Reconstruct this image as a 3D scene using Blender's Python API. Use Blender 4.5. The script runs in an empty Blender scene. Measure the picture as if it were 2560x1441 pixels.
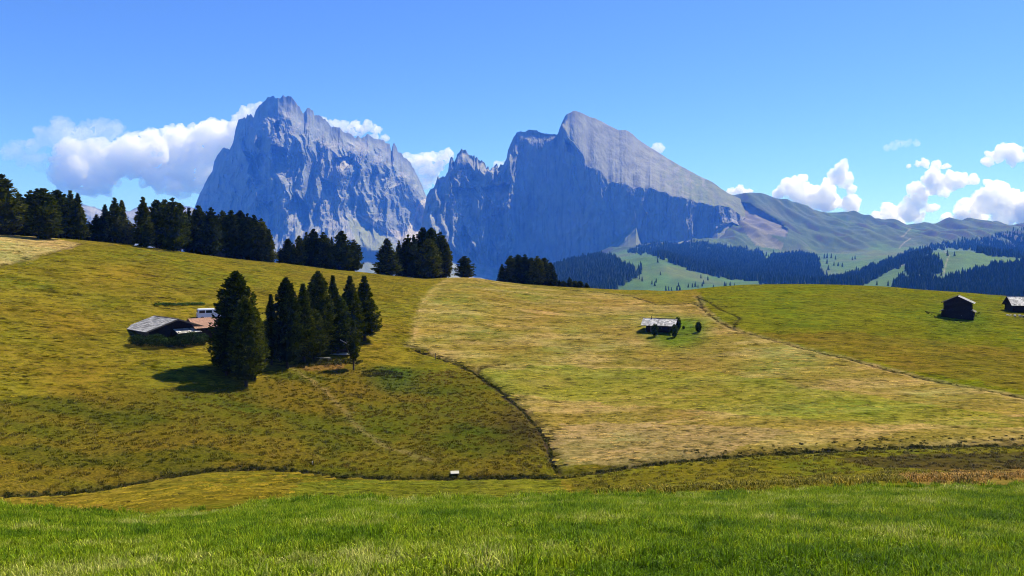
import bpy, math, random
import numpy as np
from mathutils import Vector, Matrix

random.seed(7)
RNG = np.random.default_rng(11)
scene = bpy.context.scene
COL = scene.collection
R = math.radians

# ------------------------------------------------------------------ camera, sky, sun, exposure
FPX, CX, CY, HORIZON = 1934.0, 1280.0, 720.5, 630.0          # photograph pixels (2560 x 1441)
PITCH = math.atan((CY - HORIZON) / FPX)
cam = bpy.data.cameras.new('camera')
cam.sensor_width = 36.0
cam.lens = 36.0 * FPX / 2560.0
cam.clip_start, cam.clip_end = 0.1, 60000.0
cam_ob = bpy.data.objects.new('camera', cam)
cam_ob.rotation_euler = (R(90) - PITCH, 0, 0)
COL.objects.link(cam_ob)
scene.camera = cam_ob

SUN_AZ, SUN_EL = R(50), R(52)                                 # clockwise from the view direction (+Y)
SUN_DIR = Vector((math.cos(SUN_EL) * math.sin(SUN_AZ), math.cos(SUN_EL) * math.cos(SUN_AZ), math.sin(SUN_EL)))
world = bpy.data.worlds.new('World')
scene.world = world
world.use_nodes = True
wn = world.node_tree.nodes
sky = wn.new('ShaderNodeTexSky')
sky.sky_type = 'NISHITA'
sky.sun_disc = False
sky.sun_elevation, sky.sun_rotation = SUN_EL, SUN_AZ
sky.altitude, sky.air_density, sky.dust_density, sky.ozone_density = 1900, 1.0, 0.25, 2.5
bg = wn['Background']
bg.inputs['Strength'].default_value = 0.128
tint = wn.new('ShaderNodeMix')                                # the phone's cool, vivid white balance, over the whole sky alike
tint.data_type, tint.blend_type = 'RGBA', 'MULTIPLY'
tint.inputs['Factor'].default_value = 1.0
tint.inputs[7].default_value = (0.38, 0.56, 1.0, 1)
world.node_tree.links.new(sky.outputs[0], tint.inputs[6])
world.node_tree.links.new(tint.outputs[2], bg.inputs[0])

sun = bpy.data.lights.new('sun', 'SUN')
sun.energy, sun.angle, sun.color = 5.0, R(0.55), (1.0, 0.95, 0.86)
sun_ob = bpy.data.objects.new('sun', sun)
sun_ob.rotation_euler = SUN_DIR.to_track_quat('Z', 'Y').to_euler()
sun_ob.location = (0, 0, 50)
COL.objects.link(sun_ob)

vs = scene.view_settings
vs.view_transform, vs.look, vs.exposure, vs.gamma = 'Standard', 'None', 0.65, 1.0
vs.use_curve_mapping = False
scene.cycles.max_bounces = 34
scene.cycles.diffuse_bounces = 2
scene.cycles.transparent_max_bounces = 8
scene.cycles.volume_bounces = 32
scene.cycles.use_denoising = True
scene.cycles.filter_width = 1.0

# ------------------------------------------------------------------ small helpers
def tag(o, label=None, cat=None, group=None, kind=None):
    if label: o['label'] = label
    if cat: o['category'] = cat
    if group: o['group'] = group
    if kind: o['kind'] = kind
    return o

def empty(name, loc, rz=0.0):
    o = bpy.data.objects.new(name, None)
    o.empty_display_size = 0.5
    o.location, o.rotation_euler = loc, (0, 0, rz)
    COL.objects.link(o)
    return o

def link(name, me, parent=None, mat=None):
    if mat is not None:
        me.materials.clear(); me.materials.append(mat)
    o = bpy.data.objects.new(name, me)
    COL.objects.link(o)
    if parent: o.parent = parent
    return o

def np_mesh(name, V, F, smooth=False):
    """V (n,3); F (m,3) or (m,4) int array."""
    me = bpy.data.meshes.new(name)
    V = np.asarray(V, np.float32); F = np.asarray(F, np.int32)
    k = F.shape[1]
    me.vertices.add(len(V)); me.vertices.foreach_set('co', V.ravel())
    me.loops.add(F.size); me.loops.foreach_set('vertex_index', F.ravel())
    me.polygons.add(len(F)); me.polygons.foreach_set('loop_start', np.arange(0, F.size, k, dtype=np.int32))
    me.polygons.foreach_set('use_smooth', np.full(len(F), smooth))
    me.update(calc_edges=True)
    return me

def set_col(me, name, C):
    a = me.attributes.new(name, 'FLOAT_COLOR', 'POINT')
    a.data.foreach_set('color', np.c_[C, np.ones(len(C))].astype(np.float32).ravel())

def grid_faces(nr, nc, wrap=False):
    i = np.arange(nr - 1)[:, None]; j = np.arange(nc if wrap else nc - 1)[None, :]
    j2 = (j + 1) % nc
    return np.stack([i * nc + j, i * nc + j2, (i + 1) * nc + j2, (i + 1) * nc + j], -1).reshape(-1, 4)

_perm = np.random.default_rng(3).permutation(256).astype(np.int32)
_perm = np.r_[_perm, _perm, _perm]
_g = np.random.default_rng(4).normal(size=(256, 3)); _g /= np.linalg.norm(_g, axis=1)[:, None]
def perlin(x, y, z=0.0):
    x, y, z = np.broadcast_arrays(np.asarray(x, float), np.asarray(y, float), np.asarray(z, float))
    xi, yi, zi = np.floor(x).astype(int), np.floor(y).astype(int), np.floor(z).astype(int)
    fx, fy, fz = x - xi, y - yi, z - zi
    u, v, w = [t * t * t * (t * (t * 6 - 15) + 10) for t in (fx, fy, fz)]
    def g(i, j, k):
        h = _perm[_perm[_perm[(xi + i) & 255] + ((yi + j) & 255)] + ((zi + k) & 255)]
        q = _g[h]
        return q[..., 0] * (fx - i) + q[..., 1] * (fy - j) + q[..., 2] * (fz - k)
    L = lambda a, b, t: a + t * (b - a)
    return 1.5 * L(L(L(g(0,0,0), g(1,0,0), u), L(g(0,1,0), g(1,1,0), u), v),
                   L(L(g(0,0,1), g(1,0,1), u), L(g(0,1,1), g(1,1,1), u), v), w)
def fbm(x, y, z=0.0, o=4, gain=0.5):
    s, a, f = 0, 1.0, 1.0
    for i in range(o):
        s = s + a * perlin(x * f + 7.3 * i, y * f - 3.1 * i, np.asarray(z) * f + 1.7 * i); a *= gain; f *= 2.03
    return s
def ridged(x, y, z=0.0, o=3, gain=0.5):
    s, a, f = 0, 1.0, 1.0
    for i in range(o):
        s = s + a * (1 - 2 * np.abs(perlin(x * f + 5.3 * i, y * f + 9.1 * i, np.asarray(z) * f)))
        a *= gain; f *= 2.1
    return s
def sstep(a, b, x):
    t = np.clip((np.asarray(x, float) - a) / (b - a), 0, 1); return t * t * (3 - 2 * t)

# pixel of the photograph -> direction (azimuth clockwise from +Y, tangent of elevation)
def pix(px, py):
    x = (np.asarray(px, float) - CX) / FPX; y = (CY - np.asarray(py, float)) / FPX
    dx, dy, dz = x, math.cos(PITCH) + y * math.sin(PITCH), y * math.cos(PITCH) - math.sin(PITCH)
    return np.arctan2(dx, dy), dz / np.hypot(dx, dy)
def at(px, py, r):
    a, t = pix(px, py)
    return np.stack([r * np.sin(a), r * np.cos(a), r * t], -1)
def to_pix(x, y, z):
    d = y * math.cos(PITCH) - z * math.sin(PITCH); u = y * math.sin(PITCH) + z * math.cos(PITCH)
    d = np.maximum(d, 1e-3)
    return CX + FPX * x / d, CY - FPX * u / d
def inside(px, py, poly):
    c = np.zeros(np.shape(px), bool); n = len(poly)
    for i in range(n):
        (x1, y1), (x2, y2) = poly[i], poly[(i + 1) % n]
        if y1 == y2: continue
        c ^= ((y1 > py) != (y2 > py)) & (px < (x2 - x1) * (py - y1) / (y2 - y1) + x1)
    return c
def seg_dist(X, Y, pts):
    best = np.full(X.shape, 1e9)
    for (x1, y1), (x2, y2) in zip(pts[:-1], pts[1:]):
        dx, dy = x2 - x1, y2 - y1
        t = np.clip(((X - x1) * dx + (Y - y1) * dy) / (dx * dx + dy * dy + 1e-9), 0, 1)
        best = np.minimum(best, np.hypot(X - x1 - t * dx, Y - y1 - t * dy))
    return best
def pchip_cols(RK, ZK, r):
    """monotone cubic through knots (K,C) per column, at r (M,) -> (M,C)"""
    h = np.diff(RK, axis=0); d = np.diff(ZK, axis=0) / h
    m = np.zeros_like(ZK)
    same = d[:-1] * d[1:] > 0
    w1, w2 = 2 * h[1:] + h[:-1], h[1:] + 2 * h[:-1]
    with np.errstate(divide='ignore', invalid='ignore'):
        hm = (w1 + w2) / (w1 / d[:-1] + w2 / d[1:])
    m[1:-1] = np.where(same, hm, 0); m[0], m[-1] = d[0], d[-1]
    rr = np.broadcast_to(r[:, None], (len(r), RK.shape[1]))
    k = np.clip((rr[:, None, :] >= RK[None, :, :]).sum(1) - 1, 0, RK.shape[0] - 2)
    ta = lambda A: np.take_along_axis(A, k, 0)
    hh = ta(h); t = (rr - ta(RK)) / hh
    z0, z1 = ta(ZK), np.take_along_axis(ZK, k + 1, 0); m0, m1 = ta(m), np.take_along_axis(m, k + 1, 0)
    t = np.clip(t, 0, 1)
    return (1 + 2*t) * (1-t)**2 * z0 + t * (1-t)**2 * hh * m0 + t*t*(3-2*t) * z1 + t*t*(t-1) * hh * m1
def smooth1(a, n):
    if n < 2: return a
    k = np.hanning(n + 2)[1:-1]; k /= k.sum()
    return np.convolve(np.pad(a, n // 2, mode='edge'), k, 'same')[n // 2: n // 2 + len(a)]

# ------------------------------------------------------------------ materials
def nodes_of(name):
    m = bpy.data.materials.new(name); m.use_nodes = True
    nt = m.node_tree; b = nt.nodes['Principled BSDF']
    b.inputs['Roughness'].default_value = 0.9
    b.inputs['Specular IOR Level'].default_value = 0.15
    return m, nt, b
def N(nt, kind, **kw):
    n = nt.nodes.new(kind)
    for k, v in kw.items():
        if k.startswith('_'): n.inputs[k[1:].replace('_', ' ')].default_value = v
        else: setattr(n, k, v)
    return n
def noise_node(nt, scale, detail=4, vec=None, rough=0.55):
    n = N(nt, 'ShaderNodeTexNoise'); n.inputs['Scale'].default_value = scale
    n.inputs['Detail'].default_value = detail; n.inputs['Roughness'].default_value = rough
    if vec is not None: nt.links.new(vec, n.inputs['Vector'])
    return n
def ramp(nt, fac, stops):
    r = N(nt, 'ShaderNodeValToRGB'); e = r.color_ramp.elements
    e[0].position, e[0].color = stops[0][0], (*stops[0][1], 1)
    e[1].position, e[1].color = stops[-1][0], (*stops[-1][1], 1)
    for p, c in stops[1:-1]:
        q = e.new(p); q.color = (*c, 1)
    nt.links.new(fac, r.inputs[0]); return r
def mul(nt, a, b, fac=1.0):
    m = N(nt, 'ShaderNodeMix', data_type='RGBA', blend_type='MULTIPLY')
    m.inputs['Factor'].default_value = fac
    nt.links.new(a, m.inputs[6]); nt.links.new(b, m.inputs[7]); return m.outputs[2]
def mapping(nt, scale, rot=(0, 0, 0), src='Object'):
    t = N(nt, 'ShaderNodeTexCoord'); mp = N(nt, 'ShaderNodeMapping')
    mp.inputs['Scale'].default_value = scale; mp.inputs['Rotation'].default_value = rot
    nt.links.new(t.outputs[src], mp.inputs['Vector']); return mp.outputs[0]

def ground_material():
    m, nt, b = nodes_of('meadow_ground'); b.inputs['Specular IOR Level'].default_value = 0.0; b.inputs['Roughness'].default_value = 1.0
    at_ = N(nt, 'ShaderNodeAttribute', attribute_name='albedo')
    rg = N(nt, 'ShaderNodeAttribute', attribute_name='relief')
    ca = N(nt, 'ShaderNodeAttribute', attribute_name='contour'); cm = N(nt, 'ShaderNodeMapping'); cm.inputs['Scale'].default_value = (0.55, 1.15, 1)
    cl = N(nt, 'ShaderNodeMapping'); cl.inputs['Scale'].default_value = (0.22, 0.42, 1)
    nt.links.new(ca.outputs['Vector'], cm.inputs['Vector']); nt.links.new(ca.outputs['Vector'], cl.inputs['Vector'])
    sw1, sw2 = noise_node(nt, 1.0, 5, cm.outputs[0], 0.72), noise_node(nt, 1.0, 4, cl.outputs[0], 0.6)
    sw = N(nt, 'ShaderNodeMix'); sw.inputs['Factor'].default_value = 0.42
    nt.links.new(sw1.outputs[0], sw.inputs[2]); nt.links.new(sw2.outputs[0], sw.inputs[3])
    fine = noise_node(nt, 1.0, 4, mapping(nt, (3.2, 4.0, 2)), 0.75)
    patch = noise_node(nt, 0.055, 3, mapping(nt, (1, 1, 1)))
    c1 = ramp(nt, sw.outputs[0], [(0.39, (0.24, 0.25, 0.18)), (0.475, (0.92, 0.92, 0.90)), (0.57, (1.55, 1.5, 1.7))])
    c2 = ramp(nt, fine.outputs[0], [(0.34, (0.48, 0.50, 0.43)), (0.50, (1, 1, 1)), (0.66, (1.48, 1.42, 1.5))])
    c3 = ramp(nt, patch.outputs[0], [(0.34, (0.78, 0.98, 0.8)), (0.5, (1, 1, 1)), (0.68, (1.18, 1.0, 1.1))])
    mx = N(nt, 'ShaderNodeMix', data_type='RGBA')                     # swaths on mown land, tussocks on rough land
    nt.links.new(rg.outputs['Fac'], mx.inputs[0]); nt.links.new(c1.outputs[0], mx.inputs[6]); nt.links.new(c2.outputs[0], mx.inputs[7])
    c = mul(nt, at_.outputs['Color'], mx.outputs[2]); c = mul(nt, c, c3.outputs[0]); c = mul(nt, c, c2.outputs[0], 0.45)
    nt.links.new(c, b.inputs['Base Color'])
    bp = N(nt, 'ShaderNodeBump'); bp.inputs['Strength'].default_value = 0.8; bp.inputs['Distance'].default_value = 0.16
    ad = N(nt, 'ShaderNodeMath', operation='ADD'); nt.links.new(sw.outputs[0], ad.inputs[0]); nt.links.new(fine.outputs[0], ad.inputs[1])
    nt.links.new(ad.outputs[0], bp.inputs['Height']); nt.links.new(bp.outputs[0], b.inputs['Normal'])
    return m
def attr_material(name, nscale, contrast=0.35, bump=0.0, bdist=10.0, squash=(1, 1, 1)):
    m, nt, b = nodes_of(name)
    a = N(nt, 'ShaderNodeAttribute', attribute_name='albedo')
    n = noise_node(nt, nscale, 6, mapping(nt, squash), 0.65)
    lo, hi = 1 - contrast, 1 + contrast
    c = ramp(nt, n.outputs[0], [(0.3, (lo, lo, lo)), (0.7, (hi, hi, hi))])
    nt.links.new(mul(nt, a.outputs['Color'], c.outputs[0]), b.inputs['Base Color'])
    if bump:
        bp = N(nt, 'ShaderNodeBump'); bp.inputs['Strength'].default_value = bump; bp.inputs['Distance'].default_value = bdist
        nt.links.new(n.outputs[0], bp.inputs['Height']); nt.links.new(bp.outputs[0], b.inputs['Normal'])
    return m
def plant_material(name, stops, nscale=1.0, transl=0.25, gloss=0.15, tint=None, field=False, patchy=1.0):
    m, nt, b = nodes_of(name)
    oi = N(nt, 'ShaderNodeObjectInfo'); geo = N(nt, 'ShaderNodeNewGeometry')
    n = noise_node(nt, nscale, 3, geo.outputs['Position'])
    ad = N(nt, 'ShaderNodeMath', operation='MULTIPLY_ADD'); ad.inputs[1].default_value = 0.45
    nt.links.new(oi.outputs['Random'], ad.inputs[0])
    sb = N(nt, 'ShaderNodeMath', operation='MULTIPLY_ADD'); sb.inputs[1].default_value = patchy; sb.inputs[2].default_value = 0.28 - patchy * 0.5
    nt.links.new(n.outputs[0], sb.inputs[0]); nt.links.new(sb.outputs[0], ad.inputs[2])
    c = ramp(nt, ad.outputs[0], stops); col = c.outputs[0]
    if field:                                                        # blades take the colour of the field they grow in
        fc = N(nt, 'ShaderNodeAttribute', attribute_name='field', attribute_type='INSTANCER'); v_ = ramp(nt, oi.outputs['Random'], [(0.0, (1.0, 1.05, 1.0)), (0.5, (1.6, 1.6, 1.35)), (1.0, (2.4, 2.15, 2.0))])
        col = mul(nt, fc.outputs['Color'], v_.outputs[0])
    if tint:                                                         # blade to blade differences
        ta = N(nt, 'ShaderNodeAttribute', attribute_name=tint); col = mul(nt, col, ta.outputs['Color'])
    nt.links.new(col, b.inputs['Base Color'])
    b.inputs['Roughness'].default_value = 0.6; b.inputs['Specular IOR Level'].default_value = gloss
    if transl:
        tr = N(nt, 'ShaderNodeBsdfTranslucent'); nt.links.new(col, tr.inputs['Color'])
        ms = N(nt, 'ShaderNodeMixShader'); ms.inputs[0].default_value = transl
        nt.links.new(b.outputs[0], ms.inputs[1]); nt.links.new(tr.outputs[0], ms.inputs[2])
        nt.links.new(ms.outputs[0], nt.nodes['Material Output'].inputs['Surface'])
    return m
def plain(name, col, var=0.35, scale=(1, 1, 1), nscale=3.0, rough=0.8, metal=0.0, spec=0.2, island=False):
    m, nt, b = nodes_of(name)
    n = noise_node(nt, nscale, 5, mapping(nt, scale), 0.65)
    lo = tuple(c * (1 - var) for c in col); hi = tuple(min(1, c * (1 + var)) for c in col)
    c = ramp(nt, n.outputs[0], [(0.3, lo), (0.7, hi)])
    col_ = c.outputs[0]
    if island:                                                       # every shingle weathered a little differently
        g = N(nt, 'ShaderNodeNewGeometry'); iv = ramp(nt, g.outputs['Random Per Island'], [(0.0, (0.45, 0.44, 0.42)), (0.6, (1, 1, 1)), (1.0, (1.45, 1.42, 1.36))]); col_ = mul(nt, col_, iv.outputs[0])
    nt.links.new(col_, b.inputs['Base Color'])
    b.inputs['Roughness'].default_value = rough; b.inputs['Metallic'].default_value = metal; b.inputs['Specular IOR Level'].default_value = spec
    return m
M = dict(
    ground=ground_material(),
    rock=attr_material('dolomite_rock', 0.012, 0.28, 0.3, 20.0, (1, 1, 0.35)),
    hill=attr_material('far_hillside', 0.010, 0.25, 0.35, 12.0),
    needles=plant_material('pine_needles', [(0.1, (0.012, 0.018, 0.0012)), (0.5, (0.036, 0.048, 0.0025)), (0.9, (0.12, 0.12, 0.006))], 0.7, 0.2, 0.0, 'tint'),  # bright end of the ramp paints sunlit tufts
    far_needles=plant_material('forest_needles', [(0.1, (0.018, 0.036, 0.012)), (0.5, (0.036, 0.058, 0.016)), (0.9, (0.065, 0.085, 0.022))], 0.02, 0.0, 0.05),
    bark=plain('pine_bark', (0.05, 0.034, 0.024), 0.4, (4, 4, 0.8)),
    grass=plant_material('lush_grass', [(0.05, (0.058, 0.122, 0.002)), (0.4, (0.145, 0.235, 0.003)), (0.7, (0.265, 0.325, 0.009)), (0.95, (0.40, 0.41, 0.09))], 0.42, 0.35, 0.1, 'tint', False, 2.0),
    rough_grass=plant_material('rough_grass', [(0.05, (0.09, 0.09, 0.006)), (0.5, (0.22, 0.175, 0.012)), (0.95, (0.40, 0.27, 0.045))], 0.10, 0.2, 0.05, 'tint', True),
    stubble=plant_material('hay_stubble', [(0.1, (.1, .08, .01)), (0.9, (.3, .2, .03))], 0.10, 0.1, 0.0, 'tint', True),
    ditch_plants=plant_material('ditch_plants', [(0.1, (0.02, 0.026, 0.006)), (0.6, (0.07, 0.072, 0.010)), (0.95, (0.17, 0.15, 0.03))], 0.4, 0.15, 0.03, 'tint'),
    shrub=plant_material('shrub_leaves', [(0.1, (0.010, 0.020, 0.004)), (0.6, (0.03, 0.055, 0.008)), (0.95, (0.09, 0.13, 0.03))], 0.8, 0.15, 0.02, 'tint'),
    old_wood=plain('sun_darkened_wood', (0.030, 0.019, 0.010), 0.5, (1, 1, 6), 2.0),
    grey_wood=plain('grey_weathered_wood', (0.13, 0.105, 0.075), 0.4, (6, 6, 1), 1.5),
    shingle=plain('silvery_shingle', (0.29, 0.28, 0.26), 0.45, (1, 1, 1), 4.0, 0.7, island=True),
    pale_shingle=plain('pale_shingle', (0.47, 0.45, 0.40), 0.3, (1, 1, 1), 3.0, 0.65, island=True),
    rust=plain('rusty_sheet_roof', (0.31, 0.165, 0.10), 0.3, (1, 1, 1), 2.0, 0.6),
    stone=plain('field_stone', (0.30, 0.28, 0.25), 0.35, (1, 1, 1), 3.0),
    white=plain('white_paint', (0.78, 0.79, 0.80), 0.04, (1, 1, 1), 1.0, 0.35, 0, 0.5),
    board=plain('pale_board', (0.46, 0.43, 0.35), 0.12, (1, 8, 1), 3.0),
    glass=plain('dark_glass', (0.015, 0.03, 0.03), 0.2, (1, 1, 1), 1.0, 0.08, 0, 0.5),
    tyre=plain('tyre_rubber', (0.02, 0.02, 0.02), 0.2),
    metal=plain('dull_metal', (0.25, 0.25, 0.26), 0.2, (1, 1, 1), 3.0, 0.4, 0.8),
)

# ------------------------------------------------------------------ near ground: one polar sheet all round the camera
def poly(pts):
    p = np.array(pts, float); return lambda x: np.interp(x, p[:, 0], p[:, 1])
GREEN_EDGE = [(-700, 1262), (0, 1264), (200, 1280), (380, 1290), (540, 1278), (660, 1258), (800, 1246), (1000, 1250), (1250, 1246), (1400, 1240), (1800, 1236), (2100, 1223), (2560, 1215), (3300, 1212)]
STREAM = [(-700, 1228), (0, 1228), (180, 1222), (300, 1205), (440, 1178), (520, 1168), (620, 1163), (700, 1166), (830, 1180), (1000, 1187), (1137, 1187), (1280, 1185), (1420, 1183), (1550, 1165), (1700, 1145), (1880, 1130), (2200, 1113), (2560, 1105), (3300, 1095)]
STREAM_R = [(-700, 79), (0, 79), (600, 86), (1300, 85), (1700, 90), (2560, 99), (3300, 102)]
RIDGE = [(-700, 560), (0, 588), (100, 595), (200, 601), (300, 610), (400, 622), (500, 636), (600, 649), (700, 660), (800, 671), (900, 682), (1000, 692), (1060, 698), (1100, 696), (1180, 695), (1240, 705), (1300, 711), (1400, 719), (1500, 726), (1560, 728), (1700, 729), (1760, 722), (1850, 716), (1950, 713), (2050, 713), (2150, 716), (2250, 722), (2350, 730), (2450, 737), (2560, 745), (3300, 790)]
RIDGE_R = [(-700, 205), (0, 215), (600, 218), (1100, 236), (1650, 228), (2000, 240), (2560, 262), (3300, 280)]

az_in = np.arange(-37.2, 37.21, 0.115)
az_out = np.arange(40, 321, 3.5)
AZ = np.radians(np.r_[az_in, az_out])                          # closed ring
AZs = (AZ + math.pi) % (2 * math.pi) - math.pi
GR = np.r_[np.geomspace(0.4, 7.5, 16)[:-1], np.linspace(7.5, 30, 85)[:-1], np.linspace(30, 78, 90)[:-1],
           np.linspace(78, 102, 60)[:-1], np.linspace(102, 150, 100)[:-1], np.linspace(150, 280, 130)[:-1], np.geomspace(280, 520, 16)]
def near_row(py_pts, r_fun):
    px = np.linspace(-700, 3300, 900); py = smooth1(poly(py_pts)(px), 21); r = r_fun(px)
    a, t = pix(px, py)
    return np.interp(AZs, a, r), np.interp(AZs, a, r * t)
cst = lambda v: (lambda x: np.full(np.shape(x), float(v)))
one = np.ones(len(AZ))
r3, z3 = near_row(GREEN_EDGE, cst(30))
r4, z4 = near_row(STREAM, lambda x: smooth1(poly(STREAM_R)(x), 41))
r5, z5 = near_row(RIDGE, lambda x: smooth1(poly(RIDGE_R)(x), 61))
RK = np.stack([0.3 * one, 3 * one, 8 * one, r3, r4, r5, r5 + 50, 540 * one])
ZK = np.stack([-1.62 * one, -2.12 * one, -3.32 * one, z3, z4, z5, z5 - 4.5, -85 * one])
GZ = pchip_cols(RK, ZK, GR)
rear = sstep(R(50), R(110), np.abs(AZs))[None, :]              # behind the camera the slope goes on uphill
GZ = GZ * (1 - rear) + rear * (-1.62 + 0.13 * GR[:, None] * np.clip(-np.cos(AZs), -0.6, 1)[None, :])
GX = GR[:, None] * np.sin(AZ)[None, :]; GY = GR[:, None] * np.cos(AZ)[None, :]
GZ += 0.22 * fbm(GX / 21, GY / 21, 0.3, 3) * sstep(15, 60, GR)[:, None]
GPX, GPY = to_pix(GX, GY, GZ)                                  # where each ground vertex is seen, for laying out fields
NIN = len(az_in)
def ground_z(x, y):
    r = math.hypot(x, y); a = math.degrees(math.atan2(x, y))
    j = np.clip((a - az_in[0]) / 0.115, 0, NIN - 1.001); j0 = int(j); u = j - j0
    i = int(np.clip(np.searchsorted(GR, r) - 1, 0, len(GR) - 2)); t = (r - GR[i]) / (GR[i+1] - GR[i])
    return float((1-t) * ((1-u) * GZ[i, j0] + u * GZ[i, j0+1]) + t * ((1-u) * GZ[i+1, j0] + u * GZ[i+1, j0+1]))
def ground_at(px, py, rmin=5.0):
    """first point of the ground under a pixel; beyond the skyline the crest itself"""
    a, t = pix(px, py); a, t = float(a), float(t)
    j = np.clip((math.degrees(a) - az_in[0]) / 0.115, 0, NIN - 1.001); j0 = int(j); u = j - j0
    z = (1-u) * GZ[:, j0] + u * GZ[:, j0+1]; d = z - GR * t
    k = np.where((d[1:] >= 0) & (d[:-1] < 0) & (GR[1:] > rmin))[0]
    if len(k):
        i = k[0]; f = d[i] / (d[i] - d[i+1]); r = GR[i] + f * (GR[i+1] - GR[i])
    else:
        r = crest_r(px)
    return np.array([r * math.sin(a), r * math.cos(a), ground_z(r * math.sin(a), r * math.cos(a))])
def crest_r(px):
    a, _ = pix(px, 680); j = int(np.clip((math.degrees(float(a)) - az_in[0]) / 0.115, 0, NIN - 1))
    s = (GR > 140) & (GR < 300)
    return float(GR[s][np.argmax(GZ[s, j] / GR[s])])
def gline(pts):
    return [tuple(ground_at(x, y)[:2]) for x, y in pts]
def densify(pts, n=6):
    p = np.array(pts, float); t = np.linspace(0, len(p) - 1, (len(p) - 1) * n + 1)
    return np.c_[np.interp(t, range(len(p)), p[:, 0]), np.interp(t, range(len(p)), p[:, 1])]

DITCH = [(1392, 1172), (1380, 1140), (1374, 1108), (1350, 1068), (1300, 1013), (1240, 963), (1190, 930), (1150, 908), (1090, 890), (1050, 875), (1022, 864)]
MOWN_EDGE = [(1022, 864), (1034, 845), (1040, 800), (1058, 755), (1090, 715), (1120, 700)]
TRAIL = [(1742, 740), (1756, 770), (1790, 800), (1835, 825), (1950, 855), (2100, 893), (2300, 945), (2450, 972), (2560, 995), (2700, 1020)]
RILL = [(1300, 713), (1380, 722), (1500, 731), (1580, 742), (1620, 754), (1640, 762), (1690, 762), (1735, 757), (1752, 768)]
RILL2 = [(1742, 742), (1800, 772), (1850, 794), (1832, 822)]
BRANCH = [(1190, 930), (1200, 920), (1225, 914), (1262, 909)]
ARC = [(-60, 675), (0, 664), (60, 650), (130, 632), (180, 618), (200, 609)]
FAINT = [(722, 916), (790, 960), (830, 992), (870, 1040), (905, 1080), (960, 1115), (1080, 1150)]
lines = {k: gline(v) for k, v in dict(stream=STREAM[1:-1], ditch=DITCH, edge=MOWN_EDGE, trail=TRAIL, rill=RILL, rill2=RILL2, branch=BRANCH, arc=ARC, faint=FAINT).items()}
wob = 0.5 * fbm(GX / 3.0, GY / 3.0, 2.2, 2)
D = {k: seg_dist(GX + wob, GY + wob, v) for k, v in lines.items()}
for k, w, dep in (('stream', 1.5, 0.75), ('ditch', 1.1, 0.6), ('trail', 0.6, 0.2), ('rill', 0.5, 0.25), ('rill2', 0.5, 0.22), ('branch', 0.5, 0.25), ('arc', 0.5, 0.2)):
    GZ -= dep * np.exp(-(D[k] / w) ** 2)
# small relief: swath ridges on mown land, tussocks on the wet land
ROUGH = [(-700, 1010), (0, 1000), (200, 985), (400, 975), (640, 968), (700, 925), (800, 905), (900, 918), (1150, 925), (1200, 935)] + [(x, y) for x, y in DITCH[::-1] if y > 940] + [(x, y) for x, y in STREAM[::-1] if x < 1390] + [(-700, 1228)]
ROUGH_R = [(1380, 1188), (1550, 1168), (1700, 1148), (1880, 1132), (2200, 1115), (2700, 1102), (3300, 1100), (3300, 1214), (2560, 1216), (2100, 1224), (1800, 1237), (1500, 1238), (1420, 1215)]
jx = GPX + 14 * fbm(GX / 6, GY / 6, 5.0, 3); jy = GPY + 9 * fbm(GX / 6, GY / 6, 9.0, 3)
def soft_mask(pg, amps):
    return np.mean([inside(GPX + 1.5 * a_ * fbm(GX / 5, GY / 5, 20 + 3 * q, 4), GPY + a_ * fbm(GX / 5, GY / 5, 40 + 5 * q, 4), pg) for q, a_ in enumerate(amps)], axis=0)
m_rough = np.maximum(soft_mask(ROUGH, (6, 14, 26, 40)) * (D['ditch'] > 0.5), 0) * (GPY < np.interp(GPX, *np.array(STREAM).T) + 2) * inside(GPX, GPY, [(-900, 900)] + ROUGH[1:11] + ROUGH[11:] + [(-900, 1228)] if False else [(-900, 880), (640, 880), (1022, 864)] + DITCH[::-1] + [(x, y) for x, y in STREAM[::-1] if x < 1392] + [(-900, 1240)])
m_roughr = soft_mask(ROUGH_R, (3, 6, 10))
rough = (m_rough * 1.0 + m_roughr * 0.6)
m_green = (GR[:, None] < 80) & (jy + 14 * fbm(GX / 1.1, GY / 0.8, 31.0, 3) > np.interp(GPX, *np.array(GREEN_EDGE).T)) | (GR[:, None] < 25)
mid = sstep(40, 80, GR)[:, None] * (1 - sstep(290, 330, GR)[:, None])
GZ += mid * ((1 - rough) * 0.035 * fbm(GX / 5.0, GY / 0.9, 1.0, 2) + rough * 0.10 * fbm(GX / 1.3, GY / 1.1, 2.0, 2))

# albedo of each field
C = np.empty(GX.shape + (3,)); C[:] = (0.168, 0.138, 0.010)                 # golden mown hillside
def blend(mask, col):
    w = np.asarray(mask, float)[..., None]; C[:] = C * (1 - w) + w * np.array(col)
n1 = fbm(GX / 14, GY / 7, 3.0, 4); n2 = fbm(GX / 40, GY / 18, 6.0, 3)
east = [(1120, 690), (1090, 715), (1058, 755), (1040, 800), (1034, 845), (1022, 864)] + DITCH[::-1][1:] + [(x, y) for x, y in STREAM if x > 1400] + [(3300, 700), (1700, 700)]
blend(inside(jx, jy, east), (0.235, 0.180, 0.030))
blend(sstep(0.0, 0.5, fbm(GX / 22, GY / 6, 8.0, 3) + 0.10) * inside(jx, jy, east) * 0.75, (0.36, 0.265, 0.075))
blend(inside(jx, jy, [(1190, 925), (1400, 915), (1800, 930), (2300, 1010), (2560, 1040), (3300, 1060), (3300, 1100), (2200, 1060), (1500, 1010), (1260, 985)]) * 0.7, (0.20, 0.20, 0.018))
blend(inside(jx, jy, [(1400, 1060), (1700, 1060), (2000, 1080), (1800, 1130), (1560, 1160), (1420, 1170), (1380, 1110)]) * 0.7, (0.30, 0.21, 0.075))
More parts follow.
